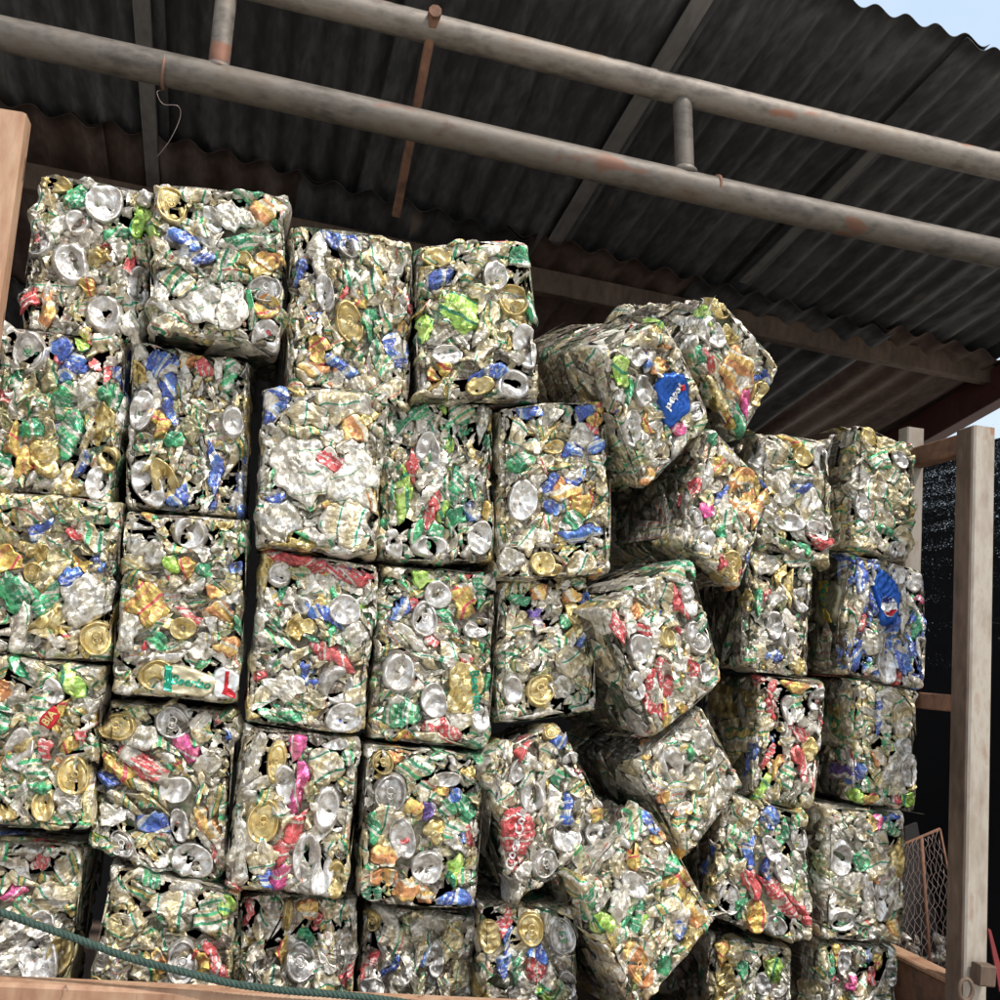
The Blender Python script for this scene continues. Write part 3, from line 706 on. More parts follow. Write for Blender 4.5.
# ---- leftmost column
make_bale([(40,172),(153,190),(140,345),(21,327)], "chunky silver bale at the top of the leftmost column, right beside the tan post", Y=2.0, style='loose', pal=PALS, flow=1.3, acc=[
 (70,262,BA,S,16,21,5),(107,203,BO,S,17,20,0),(101,312,BA,S,17,19,-10),(37,240,E,S,12,17,-10,'red'),(139,285,BO,S,12,21,0),(57,182,BO,G,16,9,-15),(120,232,PA,'green',12,8),(142,220,PA,'lime',16,8,70),(30,300,ST,'red',20,5,80),(47,310,ST,'orange',20,6,95),(78,195,PA,'green',10,11),(85,285,PA,'yellow',8,7),(68,275,PA,'silver',10,8)], scale=1.15)
make_bale([(-2,325),(126,341),(112,498),(-12,487)], "bale with an upright silver lid and green tab in its top left corner", Y=2.0, style='loose', flow=1.4, acc=[
 (32,352,E,S,15,20,5,'green'),(62,350,PA,'blue',13,11,-30),(72,370,ST,'blue',14,7,60),(97,364,PA,'red',6,6),(110,362,ST,'red',16,6,65),(38,460,PA,G,16,15),(95,483,BO,S,12,18,0),(62,395,ST,'green',17,8,75),(72,432,ST,'green',22,10,80),(86,343,PA,'lime',10,7),(105,415,ST,G,26,8,80),(28,430,PA,'green',13,9),(8,440,ST,'yellow',16,6,90),(78,465,ST,'blue',14,5,80),(108,395,PA,'green',12,14)])
make_bale([(-10,490),(122,502),(107,662),(-25,652)], "flat bale with a silver patch and yellow lid lower right, third down the leftmost column", Y=1.99, style='fine', pal=PALG, acc=[
 (37,530,ST,'blue',14,7,60),(67,577,PA,'blue',12,8,50),(83,602,BG,S,24,22,30),(95,638,E,G,16,18,0),(33,573,E,'gold',9,11,0),(75,535,PA,'red',8,7),(10,560,PA,'yellow',14,12),(45,600,ST,'green',18,7,60),(15,630,ST,'white_print',22,10,80),(118,508,PA,'beige',10,14)])
A4 = make_bale([(-25,654),(103,666),(88,833),(-45,820)], "bale with a tiny red plate reading BIA and two yellow lids below it", Y=1.985, style='fine', pal=PALG, acc=[ (52,718,'res','',11,7,58),
 (18,750,BO,S,14,21,0),(71,776,E,G,15,20,0),(38,805,BO,G,11,16,0),(20,665,ST,'green',12,7,-50),(75,683,ST,'lime',16,9,-55),(5,688,PA,'orange',11,10),(58,715,ST,'yellow',18,6,80),(42,748,PA,'red',6,11),(35,790,ST,'green',12,6),(57,692,BO,S,10,14,20),(68,745,PA,'yellow',8,8),(65,800,PA,S,14,12),(2,725,ST,'green',12,6,90)])
make_bale([(-40,840),(85,846),(62,1000),(-60,990)], "silvery bale at the bottom of the leftmost column, behind the green rope", Y=2.03, style='mixed', pal=PALS, floor=True, acc=[
 (42,863,PA,'red',9,8),(60,955,BO,G,12,20,0),(38,960,BO,S,18,26,20),(68,870,ST,'gold_green',14,10,60),(15,895,ST,'magenta',10,4),(5,955,BG,S,20,26,0),(40,925,BO,S,12,14)])
# ---- second column
make_bale([(155,182),(285,195),(280,346),(150,328)], "bale with a bright green band and a diagonal blue can, top of the second column", Y=1.95, style='chunky', flow=-.2, acc=[
 (174,202,E,G,13,20,20),(240,217,PA,S,18,12,-5),(193,244,ST,'blue',22,8,-40),(205,258,PA,'blue',13,9,-10),(257,238,ST,'green',24,7,12),(262,213,PA,'orange',12,10),(264,336,BO,S,14,19,0),(265,288,E,S,16,12,20),(245,190,ST,'green',18,7,-15),(268,260,BO,'orange',12,8,-10),(200,188,PA,'champagne',12,12),(215,220,BO,S,8,14,20),(180,250,BO,S,20,9,-35),(250,310,ST,'green',20,6,90),(200,300,BG,'white_print',34,20,-10),(180,285,BG,'green_white',28,12,-25),(170,320,BG,'beige',22,10,0),(265,305,BO,'yellow',12,12,0),(225,300,BG,'white_print',22,22,20)])
make_bale([(132,338),(250,362),(245,516),(125,505)], "bale with a long crumpled blue can hanging down from its top edge", Y=2.0, style='strips', flow=1.4, pal=PALS+[('gold_green',14),('gold',6)], acc=[
 (172,360,PA,'blue',18,15,0),(172,385,ST,'blue',22,8,85),(170,405,ST,'blue',18,7,100),(237,490,ST,'blue',34,9,85),(215,470,ST,'blue',30,6,95),(235,422,BA,S,13,16,0),(158,480,BO,G,13,22,20),(140,482,BO,S,14,24,25),(145,372,PA,G,9,12),(153,415,PA,'yellow',8,8),(143,410,BO,S,12,20,-10),(165,425,ST,'yellow',14,5,60),(211,362,PA,'red',8,12,60),(142,442,BO,'green_white',12,10,30),(240,372,ST,'green',14,8,80),(172,438,PA,'green',10,7),(200,362,ST,'orange',12,8)])
B3 = make_bale([(125,512),(248,520),(236,703),(112,692)], "bale with a yellow-orange scrap and green script lettering along its bottom edge", Y=1.985, style='fine', pal=PALG+[('silver',14)], acc=[ (184,681,'res','',27,13,-6),(223,682,'res','',12,14,-5),
 (193,533,BA,S,17,18,0),(145,602,PA,'yellow',18,19,-20),(188,620,ST,'red',17,7,-30),(239,567,PA,'blue',8,8),(182,628,BO,G,13,11,0),(153,676,E,G,17,15,0),(125,625,BG,S,16,20,0),(190,590,ST,S,30,5,30),(190,568,PA,'yellow',9,10),(172,562,PA,'lime',9,10),(215,590,PA,'orange',11,7),(222,610,PA,'orange',14,8),(150,548,BG,S,20,12,-20),(155,642,PA,'green',8,8),(150,658,ST,S,26,7,15),(172,548,ST,'gold_green',26,5,-20),(140,574,ST,'gold_green',18,5,10),(208,575,ST,'green',20,5,-40),(228,650,PA,'orange',14,7)])
make_bale([(108,702),(237,713),(218,886),(90,850)], "sagging bale with a ragged lower left corner, fourth down the second column", Y=2.01, style='loose', flow=-.5, acc=[
 (124,724,E,G,17,14,10),(181,724,E,S,16,15,0),(150,768,ST,'red',24,10,-25),(192,757,ST,'magenta',18,6,-40),(150,825,PA,'blue',14,9,-10),(184,859,BO,S,20,17,0),(175,790,BO,S,15,12,30),(145,738,PA,S,16,13),(175,824,BO,S,9,14),(202,820,PA,'orange',16,11),(215,805,ST,'gold_green',18,7,70),(115,770,ST,'yellow',18,7,-30),(150,790,ST,'gold_green',30,5,-25),(108,820,PA,S,14,10),(210,760,PA,S,13,12),(120,800,ST,'gold_green',30,5,-20),(207,728,PA,'gold_green',10,14),(170,880,ST,'green_white',24,8,-10)], scale=1.1)
make_bale([(112,868),(240,893),(226,1010),(88,1000)], "pale flat bale at the bottom of the second column, behind the green rope", Y=1.99, style='fine', pal=PALG, floor=True, acc=[
 (184,963,E,S,15,20,0),(219,963,ST,'red',16,7,-50),(205,960,PA,'yellow',8,13),(162,965,PA,'orange',8,18),(158,880,PA,'green',10,9),(213,910,PA,'green_white',14,16),(180,912,BG,'champagne',24,14),(192,912,ST,S,18,7),(232,905,PA,'lime',7,10),(150,970,BG,'gold_green',18,12)])
# ---- third column
make_bale([(292,223),(413,241),(409,412),(288,388)], "bale of narrow upright folded cans with one gold lid mid-face, top of the third column", Y=1.97, style='strips', flow=1.5, pal=PALG, acc=[
 (349,322,E,G,13,20,10),(347,238,PA,'blue',16,12,-10),(358,248,BO,S,11,9),(397,352,PA,'blue',13,15,20),(303,273,ST,'blue',11,5,80),(327,292,BO,S,9,18,10),(385,258,PA,'champagne',11,14),(403,262,PA,'beige',9,16),(312,350,PA,'yellow',10,12),(335,365,ST,'blue',14,7,-20),(303,368,ST,'orange',12,5),(395,310,BO,'champagne',10,14,20),(367,318,ST,'green',17,5,85),(378,365,PA,'green_white',11,12),(398,392,BO,'champagne',10,14,0),(322,255,ST,S,20,8,95),(320,398,ST,'beige',20,8,0),(345,228,ST,'red',14,5,-20)])
make_bale([(265,386),(388,391),(376,556),(255,545)], "pale flattened bale with a blue can in its top left corner and small red scrap", Y=1.955, style='fine', pal=[('champagne',22),('silver',22),('green_white',18),('white_print',16),('beige',12),('yellow',2),('gold',3)], acc=[
 (276,402,ST,'blue',17,10,75),(327,458,PA,'red',14,9,-15),(357,432,PA,'orange',14,12,20),(345,405,BG,'champagne',24,20,0),(308,418,BG,'champagne',18,15),(352,480,BG,'white_print',24,26,30),(300,470,BG,'white_print',26,30,30),(350,520,BG,'champagne',22,22),(283,520,BG,S,20,20),(305,430,ST,'gold_green',18,7,0),(275,500,ST,'blue',9,4),(372,500,ST,'orange',12,6,-60),(320,540,ST,'green_white',24,6,-5)])
make_bale([(262,549),(380,566),(364,735),(245,722)], "bale with a red crushed can along its whole top edge", Y=1.99, style='mixed', acc=[
 (300,557,ST,'red',34,9,-6),(350,574,ST,'red',30,12,-4),(330,655,ST,'red',30,9,-28),(336,686,BA,S,19,19,0),(340,718,BO,S,20,14,20),(304,606,BA,S,10,9),(347,610,BO,S,17,15,0),(355,634,PA,S,14,10),(270,640,ST,'green_white',18,6),(300,625,PA,'gold',13,13),(270,720,ST,'green',14,4,-20),(280,690,BG,S,20,12),(315,640,ST,'green',12,5),(265,600,PA,S,12,14)])
make_bale([(245,728),(360,741),(346,901),(224,889)], "bale with a vertical magenta and red streak down its middle", Y=1.985, style='fine', pal=PALS, acc=[
 (303,748,ST,'magenta',18,8,-95),(299,788,ST,'magenta',22,9,85),(292,828,ST,'red',20,8,75),(281,855,ST,'red',16,7,80),(278,878,ST,'magenta',16,9,80),(263,822,E,G,16,23,0),(279,762,E,G,9,20,0),(328,808,BA,S,14,22,0),(304,858,BO,S,15,24,0),(319,875,BO,S,10,22,-10),(332,880,BO,G,9,20,-5),(287,785,BO,S,11,20,10),(257,755,ST,S,28,10,75),(250,790,ST,S,18,9,40),(337,742,BO,S,17,9,-5),(330,765,BG,'champagne',18,18),(240,850,BG,S,14,32,0),(353,758,PA,'green',7,7),(260,860,BG,'champagne',20,14)])
make_bale([(241,896),(358,900),(352,1020),(228,1010)], "shaded grey bale with one silver lid, bottom of the third column", Y=2.035, style='strips', flow=1.5, pal=PALS, floor=True, acc=[
 (302,962,E,S,15,19,0),(250,915,ST,'red',14,4,90),(312,910,PA,'orange',12,9),(311,938,PA,'green',10,6),(290,915,E,G,5,14,0),(282,950,ST,'yellow',16,4,75),(262,925,ST,'champagne',16,5,100)])
# ---- fourth column
make_bale([(418,245),(529,238),(541,398),(419,398)], "chunky bale with a lime green torn can and two white cups at lower right", Y=1.95, style='chunky', flow=.6, pal=PALC+[('silver',8)], acc=[
 (513,300,E,G,14,16,10),(432,254,BO,G,15,10,0),(456,310,PA,'lime',20,22,20),(515,257,PA,'green',14,8,15),(527,345,BO,S,13,20,10),(516,384,BA,S,16,16,0),(437,276,ST,'blue',12,9,20),(488,371,ST,'blue',16,5,15),(484,385,BO,G,13,9,10),(494,276,BO,S,12,15,0),(450,355,BO,S,14,10),(443,372,BO,'yellow',12,8,30),(520,318,ST,G,12,4,-20),(475,262,ST,'gold_green',18,9,60),(498,250,ST,'gold_green',22,7,20),(490,320,ST,'gold_green',22,8,60),(428,330,ST,'lime',16,6,80),(530,310,ST,'green',14,5,-60)])
make_bale([(385,402),(492,404),(495,561),(380,558)], "bale of upright green and white folded cans directly below the lime and gold one", Y=1.99, style='strips', flow=1.5, pal=[('silver',26),('green_white',30),('green',10),('lime',6),('champagne',12),('white_print',10),('gold',4),('red',3)], acc=[
 (428,452,BO,S,13,20,0),(403,502,ST,'lime',20,9,85),(413,466,ST,'red',15,5,-80),(432,546,BA,S,17,11,0),(480,537,BO,S,12,17,0),(471,512,PA,'blue',8,8),(418,412,PA,'green',14,9),(407,480,ST,'lime',18,5,80),(458,410,PA,'green_white',14,10),(436,500,ST,'red',14,4,70),(483,420,ST,S,18,6,85),(418,532,ST,'green',10,6,80),(457,485,ST,'green',16,7,80),(486,520,ST,'yellow',26,3,80),(430,520,ST,'red',12,5,60),(395,545,BO,S,8,16,10)])
D3 = make_bale([(381,566),(497,574),(489,748),(370,738)], "bale with a big round silver base at left and gold can with green lettering", Y=2.005, style='mixed', pal=PALG, acc=[ (464,688,'res','',17,26,-8),
 (426,619,E,S,13,18,15),(399,673,BA,S,18,20,0),(433,701,BO,S,14,17,10),(440,727,ST,'red',17,10,-15),(403,610,ST,'blue',13,7,50),(415,604,PA,'red',8,8),(467,598,BG,'yellow',14,18,0),(482,595,ST,'green',18,7,85),(480,628,BO,S,16,10,10),(448,620,ST,'green',14,6,-40),(440,595,BO,S,14,14,0),(424,576,PA,'lime',13,9),(412,640,ST,S,22,6,-40),(398,715,BG,'green',17,15),(404,735,PA,'yellow',12,5),(432,640,PA,'red',7,6),(448,653,ST,'champagne',16,6,-30),(430,660,ST,'champagne',18,5,-20),(440,740,BG,'beige',30,7,-6),(465,660,PA,'red',7,4)])
make_bale([(368,746),(484,757),(476,910),(361,903)], "bale with a grey lid at upper left and an orange banded can at lower left", Y=1.985, style='mixed', pal=PALG+[('silver',14)], acc=[
 (393,794,E,S,16,20,0),(402,838,BO,S,13,22,15),(425,868,BO,S,16,17,0),(384,858,PA,'orange',14,12,20),(400,893,PA,'orange',24,8,15),(452,897,ST,'blue',20,8,0),(380,878,BO,'orange',15,9,20),(458,798,PA,'blue',8,7),(420,808,ST,'yellow',10,7),(450,870,ST,'lime',13,7,80),(437,835,PA,G,12,10),(449,807,PA,'green',9,9),(428,812,PA,'purple',9,9),(465,810,ST,'green',12,5,-50),(420,770,PA,'green_white',18,10),(450,780,BO,S,15,8,10),(372,828,ST,'green',16,5,85)])
make_bale([(366,908),(478,916),(475,1020),(360,1010)], "shaded silvery green bale at the bottom of the fourth column from the left", Y=2.04, style='strips', flow=1.5, pal=PALS, floor=True, acc=[
 (373,967,ST,'red',16,4,60),(399,965,ST,'blue',15,4,60),(377,922,E,G,8,10,0),(430,958,ST,'blue',10,4,60),(440,960,BO,S,8,18,0),(372,990,BO,S,14,12)])
# ---- fifth column
make_bale([(500,406),(606,400),(613,573),(499,580)], "champagne bale with blue cans along its top, beside the leaning bale with white lettering", Y=1.975, style='fine', pal=[('champagne',30),('beige',22),('silver',12),('gold_green',10),('green_white',8),('white_print',8),('yellow',3),('gold',5)], acc=[
 (520,412,ST,'blue',17,8,-15),(586,413,PA,'blue',13,11,0),(570,448,PA,'blue',12,7,0),(595,442,PA,'blue',10,8,20),(524,500,BO,S,15,20,0),(566,488,PA,'orange',15,10),(575,480,PA,'blue',12,8),(549,487,ST,'blue',10,6,70),(583,535,ST,'blue',20,7,5),(555,505,PA,'blue',10,6),(590,430,PA,'red',8,5,-30),(592,420,PA,'yellow',8,7),(552,447,BO,G,10,7,0),(578,502,PA,'yellow',15,10),(515,435,ST,'champagne',20,8,80),(545,415,PA,'silver',12,9),(520,560,PA,S,13,11),(549,563,BO,G,12,12,10),(558,570,BO,G,11,6),(585,563,PA,'champagne',14,12),(520,460,ST,'green',14,7,20),(578,520,PA,'green',8,9),(600,470,ST,'champagne',13,7,-60),(540,540,PA,'champagne',16,12),(545,545,ST,'white_print',14,5)])
make_bale([(500,582),(590,574),(598,712),(498,724)], "narrow pale bale with a gold lid low in its middle, above the tilted red-can bale", Y=2.01, style='fine', pal=PALC+[('silver',10),('white_print',8)], acc=[
 (545,689,E,G,14,16,0),(534,591,PA,'orange',10,8),(573,597,PA,'orange',11,7),(515,601,PA,'green',11,5,0),(586,632,ST,'blue',12,6,60),(533,621,PA,'purple',10,12),(564,620,PA,'green',7,7,30),(585,600,PA,'blue',7,5),(517,690,BA,S,11,15),(565,690,PA,S,12,10),(520,620,PA,'champagne',13,10),(575,660,PA,'champagne',15,14),(545,715,ST,'white_print',20,5,5),(580,700,ST,'green_white',13,5,15)])
E4 = make_bale([(487,762),(560,722),(617,838),(521,900)], "tilted bale with a large crumpled red can bearing white lettering", Y=1.97, yaw=6, pitch=-4, style='loose', flow=.9, pal=[('silver',24),('champagne',22),('white_print',12),('green_white',12),('gold_green',10),('gold',6),('red',4)], D=.24, acc=[ (517,838,'res','',22,29,-30),
 (531,798,BA,S,16,17,-20),(602,835,BO,S,15,17,10),(570,834,BO,S,15,18,-15),(568,815,ST,'blue',22,7,60),(552,729,E,G,12,9,25),(521,747,ST,'red',26,7,42),(561,740,PA,'blue',14,8,10),(577,765,BO,S,12,18,20),(515,772,BO,S,17,10,20),(545,757,PA,'champagne',12,14),(581,772,ST,'red',20,5,-25),(558,778,ST,'green',12,5,80),(585,790,PA,'gold_green',16,10,-20),(507,797,PA,'beige',13,9,20),(500,815,PA,'champagne',9,14),(512,895,BO,S,8,18,20),(530,885,ST,S,22,10,60),(556,800,ST,'white_print',16,7,50),(600,815,PA,'yellow',9,6),(577,851,ST,'green_white',14,6,20),(527,872,PA,S,16,9,40)])
E5 = make_bale([(482,905),(580,909),(578,1010),(479,1005)], "bale with gold lids and one silver green-tabbed lid in a row near the bottom", Y=1.985, style='fine', pal=PALS, floor=True, acc=[
 (494,937,BO,G,12,17,0),(536,930,E,G,14,16,0),(567,937,E,S,14,18,0,'green'),(511,925,ST,'red',16,6,80),(542,954,PA,'blue',11,7),(505,965,ST,'blue',12,6,80),(540,972,PA,'red',12,11),(553,975,ST,'champagne',16,6,90),(545,996,PA,'lime',9,8),(570,985,BO,S,9,14),(518,970,ST,'green',17,4,80),(510,940,ST,'blue',16,4,70)])
# ---- tumbled bales in the middle
F1 = make_bale([(603,353),(666,319),(714,420),(642,495)], "tilted bale with a large blue can reading pepsi, near the top of the heap", Y=1.95, yaw=20, pitch=12, D=.34, style='mixed', pal=PALS+[('gold_green',10)], acc=[ (674,397,'res','',20,28,-8),
 (618,381,PA,'lime',15,12,60),(643,392,BO,S,13,17,-10),(634,427,BO,S,13,17,-30),(655,327,E,G,8,7,0),(658,367,PA,'orange',11,8),(648,362,ST,'blue',10,6,30),(628,395,ST,'green',16,4,65),(684,427,PA,'magenta',9,8),(610,432,PA,S,12,9),(635,360,BO,S,10,10),(664,345,ST,'orange',9,3,-40),(663,335,ST,'champagne',18,9,-40),(650,425,ST,'yellow',12,4,-80),(683,445,PA,'white_print',16,8,45),(655,470,PA,'orange',9,7),(663,315,ST,'lime',16,3,45)], noroll=True)
F2 = make_bale([(690,352),(719,296),(782,366),(741,444)], "bale tipped on one corner with a yellow lid at its peak, highest in the heap", Y=2.02, yaw=20, pitch=12, D=.36, style='mixed', pal=PALS, acc=[
 (720,310,E,G,10,13,10),(711,338,BO,S,12,16,0),(707,365,ST,'red',18,4,80),(740,372,BG,'orange',17,22,0),(719,392,ST,G,18,8,85),(752,395,ST,'magenta',14,5,50),(733,415,PA,'yellow',7,9),(742,325,PA,'white_print',12,14),(757,340,PA,S,12,12),(750,415,ST,'green',20,6,60),(740,435,ST,S,14,7,70),(703,320,ST,'lime',12,6,50),(772,375,ST,'blue',18,3,65),(730,340,PA,'gold',6,10),(690,365,PA,'green',8,10)])
make_bale([(712,424),(773,490),(742,589),(682,541)], "tilted bale with a pinkish tan can and a gold lid near its lowest corner", Y=2.0, yaw=16, pitch=0, D=.34, style='mixed', pal=PALG, acc=[
 (748,494,BO,'orange',17,26,-5),(762,510,ST,'orange',22,8,80),(698,536,BO,S,13,17,0),(724,563,E,G,13,18,0),(697,488,ST,'red',16,5,75),(712,480,PA,S,10,12),(728,470,ST,'yellow',16,7,80),(738,520,BG,'beige',12,14),(715,560,PA,'red',7,10),(732,585,PA,'orange',12,8),(723,497,ST,'blue',14,4,80),(741,583,PA,'green',7,8),(726,445,ST,'green',12,6,70),(705,510,ST,'magenta',10,5)])
make_bale([(600,610),(692,557),(725,682),(652,741)], "tilted bale with a bright red streak down its face between round silver bottoms", Y=1.955, yaw=14, pitch=0, D=.34, style='mixed', flow=1.7, pal=PALR+[('silver',12)], acc=[
 (670,600,ST,'red',34,5,-80),(667,676,BO,'red',10,20,0),(657,706,ST,'red',18,6,-70),(700,637,E,S,12,18,10),(640,650,BO,S,12,16,20),(638,685,BO,S,10,14),(717,655,BO,'gold_green',8,16,10),(685,570,ST,'green',16,6,-60),(660,590,PA,'champagne',12,14),(632,615,PA,'orange',8,8),(612,628,ST,'red',16,6,75),(685,600,BO,S,8,20,0),(700,685,PA,S,13,13),(640,725,BO,S,10,14),(672,715,ST,'yellow',14,5,80),(712,670,BO,S,10,10)])
make_bale([(636,764),(703,706),(744,785),(688,861)], "tilted pale silver bale, just above the largest tilted gold one", Y=2.0, yaw=14, pitch=0, D=.34, style='fine', pal=PALS+[('champagne',10)], acc=[
 (673,769,BA,S,15,19,0),(690,752,PA,'green',9,8),(700,745,PA,S,12,12),(684,807,PA,'orange',11,7),(718,815,ST,'gold_green',26,6,50),(647,748,ST,'orange',13,6,40),(700,780,BG,'champagne',14,12),(735,785,PA,S,7,9),(665,800,PA,'orange',7,5),(685,840,ST,'orange',15,7,50)])
make_bale([(579,884),(651,808),(718,922),(636,1018)], "largest tilted bale, pale gold, leaning at the bottom of the tumbled heap", Y=1.93, yaw=12, pitch=0, D=.34, style='fine', pal=PALC+[('white_print',14),('silver',14),('yellow',3),('lime',1)], acc=[
 (652,826,PA,'blue',14,10,-40),(600,925,ST,'lime',13,6,-50),(645,960,E,'orange',11,24,0),(655,842,PA,'orange',10,7),(701,912,PA,'orange',12,7),(685,925,PA,'blue',8,7),(632,888,BO,S,10,18,20),(612,870,PA,'champagne',12,10),(675,865,ST,'green',14,6,0),(670,905,ST,'gold_green',16,6,-20),(620,910,PA,'white_print',14,12),(640,920,ST,'green',12,4,40),(665,985,PA,'champagne',14,12),(608,955,ST,'champagne',16,7,-55),(630,865,ST,'yellow',14,6,60)])
# ---- column right of the heap
make_bale([(760,432),(830,441),(832,562),(757,546)], "small jumbled bale with a red-tipped can at its lower right, beside the heap's top", Y=2.10, style='loose', pal=PALC+[('silver',14),('blue',3)], flow=-.4, acc=[
 (783,445,PA,'champagne',16,14,-30),(795,440,ST,'yellow',14,5,-10),(826,460,BO,S,9,13,10),(782,487,PA,'white_print',12,15),(806,488,ST,'blue',12,7,0),(817,542,ST,'red',14,6,-10),(803,475,PA,'champagne',13,7),(788,522,BO,S,17,8,10),(812,500,PA,S,11,12),(760,455,BO,S,9,12),(815,530,BO,S,12,9,-20),(792,545,ST,'green',18,4,-15)])
make_bale([(750,548),(815,556),(808,677),(742,667)], "plain silvery bale with flat front, second down the column right of the heap", Y=2.11, style='fine', pal=PALS+[('champagne',14),('gold_green',10)], flow=1.5, acc=[
 (768,563,PA,'silver',12,11),(797,560,PA,'champagne',13,10),(775,625,BO,S,9,14,0),(747,600,BO,G,8,11),(758,600,ST,'green',14,5,80),(790,590,ST,'gold',16,5,90),(803,600,BO,S,9,12),(770,655,ST,'blue',10,4),(790,640,BA,S,9,10),(778,575,ST,'gold',14,4,80)])
make_bale([(762,676),(828,684),(815,811),(753,800)], "bale flecked with red strips and a yellow can on its top edge", Y=2.11, style='strips', flow=1.45, pal=PALR+[('silver',20)], acc=[
 (797,686,ST,'yellow',13,6,-15),(801,758,ST,'red',16,6,-70),(768,755,ST,'red',13,4,80),(773,715,ST,'red',16,4,-70),(802,733,PA,'red',7,7),(788,775,PA,'green_white',8,12),(818,700,BO,S,8,12),(813,750,PA,G,7,12),(808,800,PA,'champagne',9,10),(790,710,BO,S,7,14),(760,790,ST,'lime',12,5,60),(738,700,'L'+BG,'gold',80,16,0),(743,735,'L'+BO,'champagne',60,16,0)])
make_bale([(727,800),(808,815),(812,944),(707,916)], "bulging bale with a crumpled red can slanting across its lower half", Y=2.07, style='loose', flow=1.8, pal=PALC+[('silver',16),('blue',4)], acc=[
 (778,895,ST,'red',26,8,-40),(748,885,ST,'red',14,6,-60),(805,922,ST,'red',12,5,-30),(779,822,PA,'blue',12,8,20),(750,850,ST,'blue',20,5,88),(765,870,ST,'blue',16,5,85),(727,900,E,S,11,16,0),(735,905,ST,'green',17,4,85),(752,918,BO,'yellow',9,16,0),(767,925,BO,S,12,10),(785,870,BO,S,10,14,20),(775,850,BO,S,8,14,30),(755,820,PA,'champagne',13,10),(740,835,ST,'green_white',16,6,-20),(710,860,ST,'blue',16,4,90),(795,905,ST,'red',14,7,-40),(790,840,ST,'green',16,4,60)])
make_bale([(713,938),(793,950),(790,1020),(707,1010)], "bale with one lime green can in its top right, at the bottom edge", Y=2.10, style='mixed', pal=PALG+[('silver',16)], floor=True, flow=1.5, acc=[
 (775,969,PA,'lime',11,13,0),(722,955,ST,'yellow',14,5,85),(780,945,BO,S,12,5),(745,970,ST,'green',14,5,80),(765,985,BO,S,8,12),(730,980,PA,G,9,12),(752,955,PA,'champagne',11,10)])
# ---- rightmost column
make_bale([(858,422),(918,450),(912,561),(851,546)], "gold and champagne bale, top of the rightmost column just under the shed roof", Y=2.10, style='chunky', pal=PALC+[('silver',8)], acc=[
 (888,462,PA,'green_white',12,12),(877,438,PA,'gold',10,9),(895,475,PA,'champagne',12,9),(876,487,PA,'champagne',14,13),(905,490,BO,'champagne',9,18,0),(879,516,PA,'beige',16,11,0),(881,528,ST,'green',14,5,-5),(862,480,PA,S,10,12),(908,460,BO,S,9,9),(860,505,BO,S,8,14,10),(870,535,ST,S,18,6,-50),(905,540,ST,'champagne',14,8,-40),(848,468,PA,'champagne',9,9)])
H2 = make_bale([(850,554),(926,571),(927,691),(847,673)], "mostly blue bale with one can showing a red, white and blue globe", Y=2.11, style='strips', flow=1.6, pal=PALB, acc=[ (890,598,'res','',13,26,8),
 (868,580,ST,'blue',20,6,85),(855,655,ST,'blue',22,6,80),(861,620,ST,'red',8,5,70),(858,610,ST,'beige',34,6,85),(846,600,ST,'champagne',34,6,88),(896,652,BG,'blue',13,20,0),(882,665,BO,S,9,20,0),(903,575,BO,S,9,11),(919,578,BO,S,10,16,25),(920,648,BO,S,6,12),(868,640,PA,S,11,11),(892,676,ST,'red',14,4,88),(925,665,PA,'blue',8,8),(907,610,ST,S,22,5,85),(921,625,ST,'green',18,5,80),(916,605,ST,S,14,5,-60),(868,598,ST,S,16,5,80),(924,600,PA,'magenta',4,5),(917,685,ST,'white_print',14,5,-20)])
make_bale([(858,679),(918,691),(918,812),(856,803)], "dull greenish bale directly under the mostly blue one in the rightmost column", Y=2.11, style='mixed', pal=PALC+[('green_white',10),('silver',10)], acc=[
 (906,720,BO,'champagne',12,20,0),(851,700,PA,'champagne',10,22,0),(878,757,PA,'orange',8,8),(855,776,ST,'blue',14,7,20),(848,770,PA,'purple',8,8),(885,715,ST,'blue',18,4,88),(890,735,ST,'green',18,4,88),(853,797,PA,'lime',9,8),(866,800,PA,'yellow',7,8),(894,800,PA,'red',5,6),(890,770,PA,S,12,16),(906,800,PA,'lime',6,7),(908,770,BO,S,9,18),(838,722,'L'+BG,'gold_green',95,30,0),(835,770,'L'+PA,'purple',60,9)])
make_bale([(827,808),(908,815),(905,945),(822,938)], "flat grey bale with two pale round bases one above the other", Y=2.09, style='fine', pal=PALS+[('champagne',14)], acc=[
 (842,860,BA,S,14,19,0),(842,921,BA,S,16,12,0),(861,864,PA,'green',8,12),(884,822,ST,'magenta',12,3,85),(893,819,ST,'blue',9,4,0),(894,829,ST,'green',13,5,-5),(880,879,PA,'orange',6,6),(900,855,PA,G,9,18),(880,900,BO,S,7,20,0),(868,890,BO,S,7,16,10),(895,930,PA,'orange',9,6),(850,885,BG,'champagne',18,12),(865,830,BO,'champagne',10,12)])
make_bale([(820,942),(901,949),(898,1020),(817,1010)], "bale with a small red can, bottom of the rightmost column beside the rusty board", Y=2.10, style='strips', pal=PALG+[('silver',16)], floor=True, flow=1.5, acc=[
 (872,978,PA,'red',6,10),(845,962,BO,S,10,14),(832,970,ST,'green',14,5,85),(834,980,ST,'red',6,3),(880,965,ST,'yellow',12,4,85),(855,985,ST,'magenta',8,5,60),(893,975,BO,S,7,14),(838,960,ST,'yellow',12,4,80)])

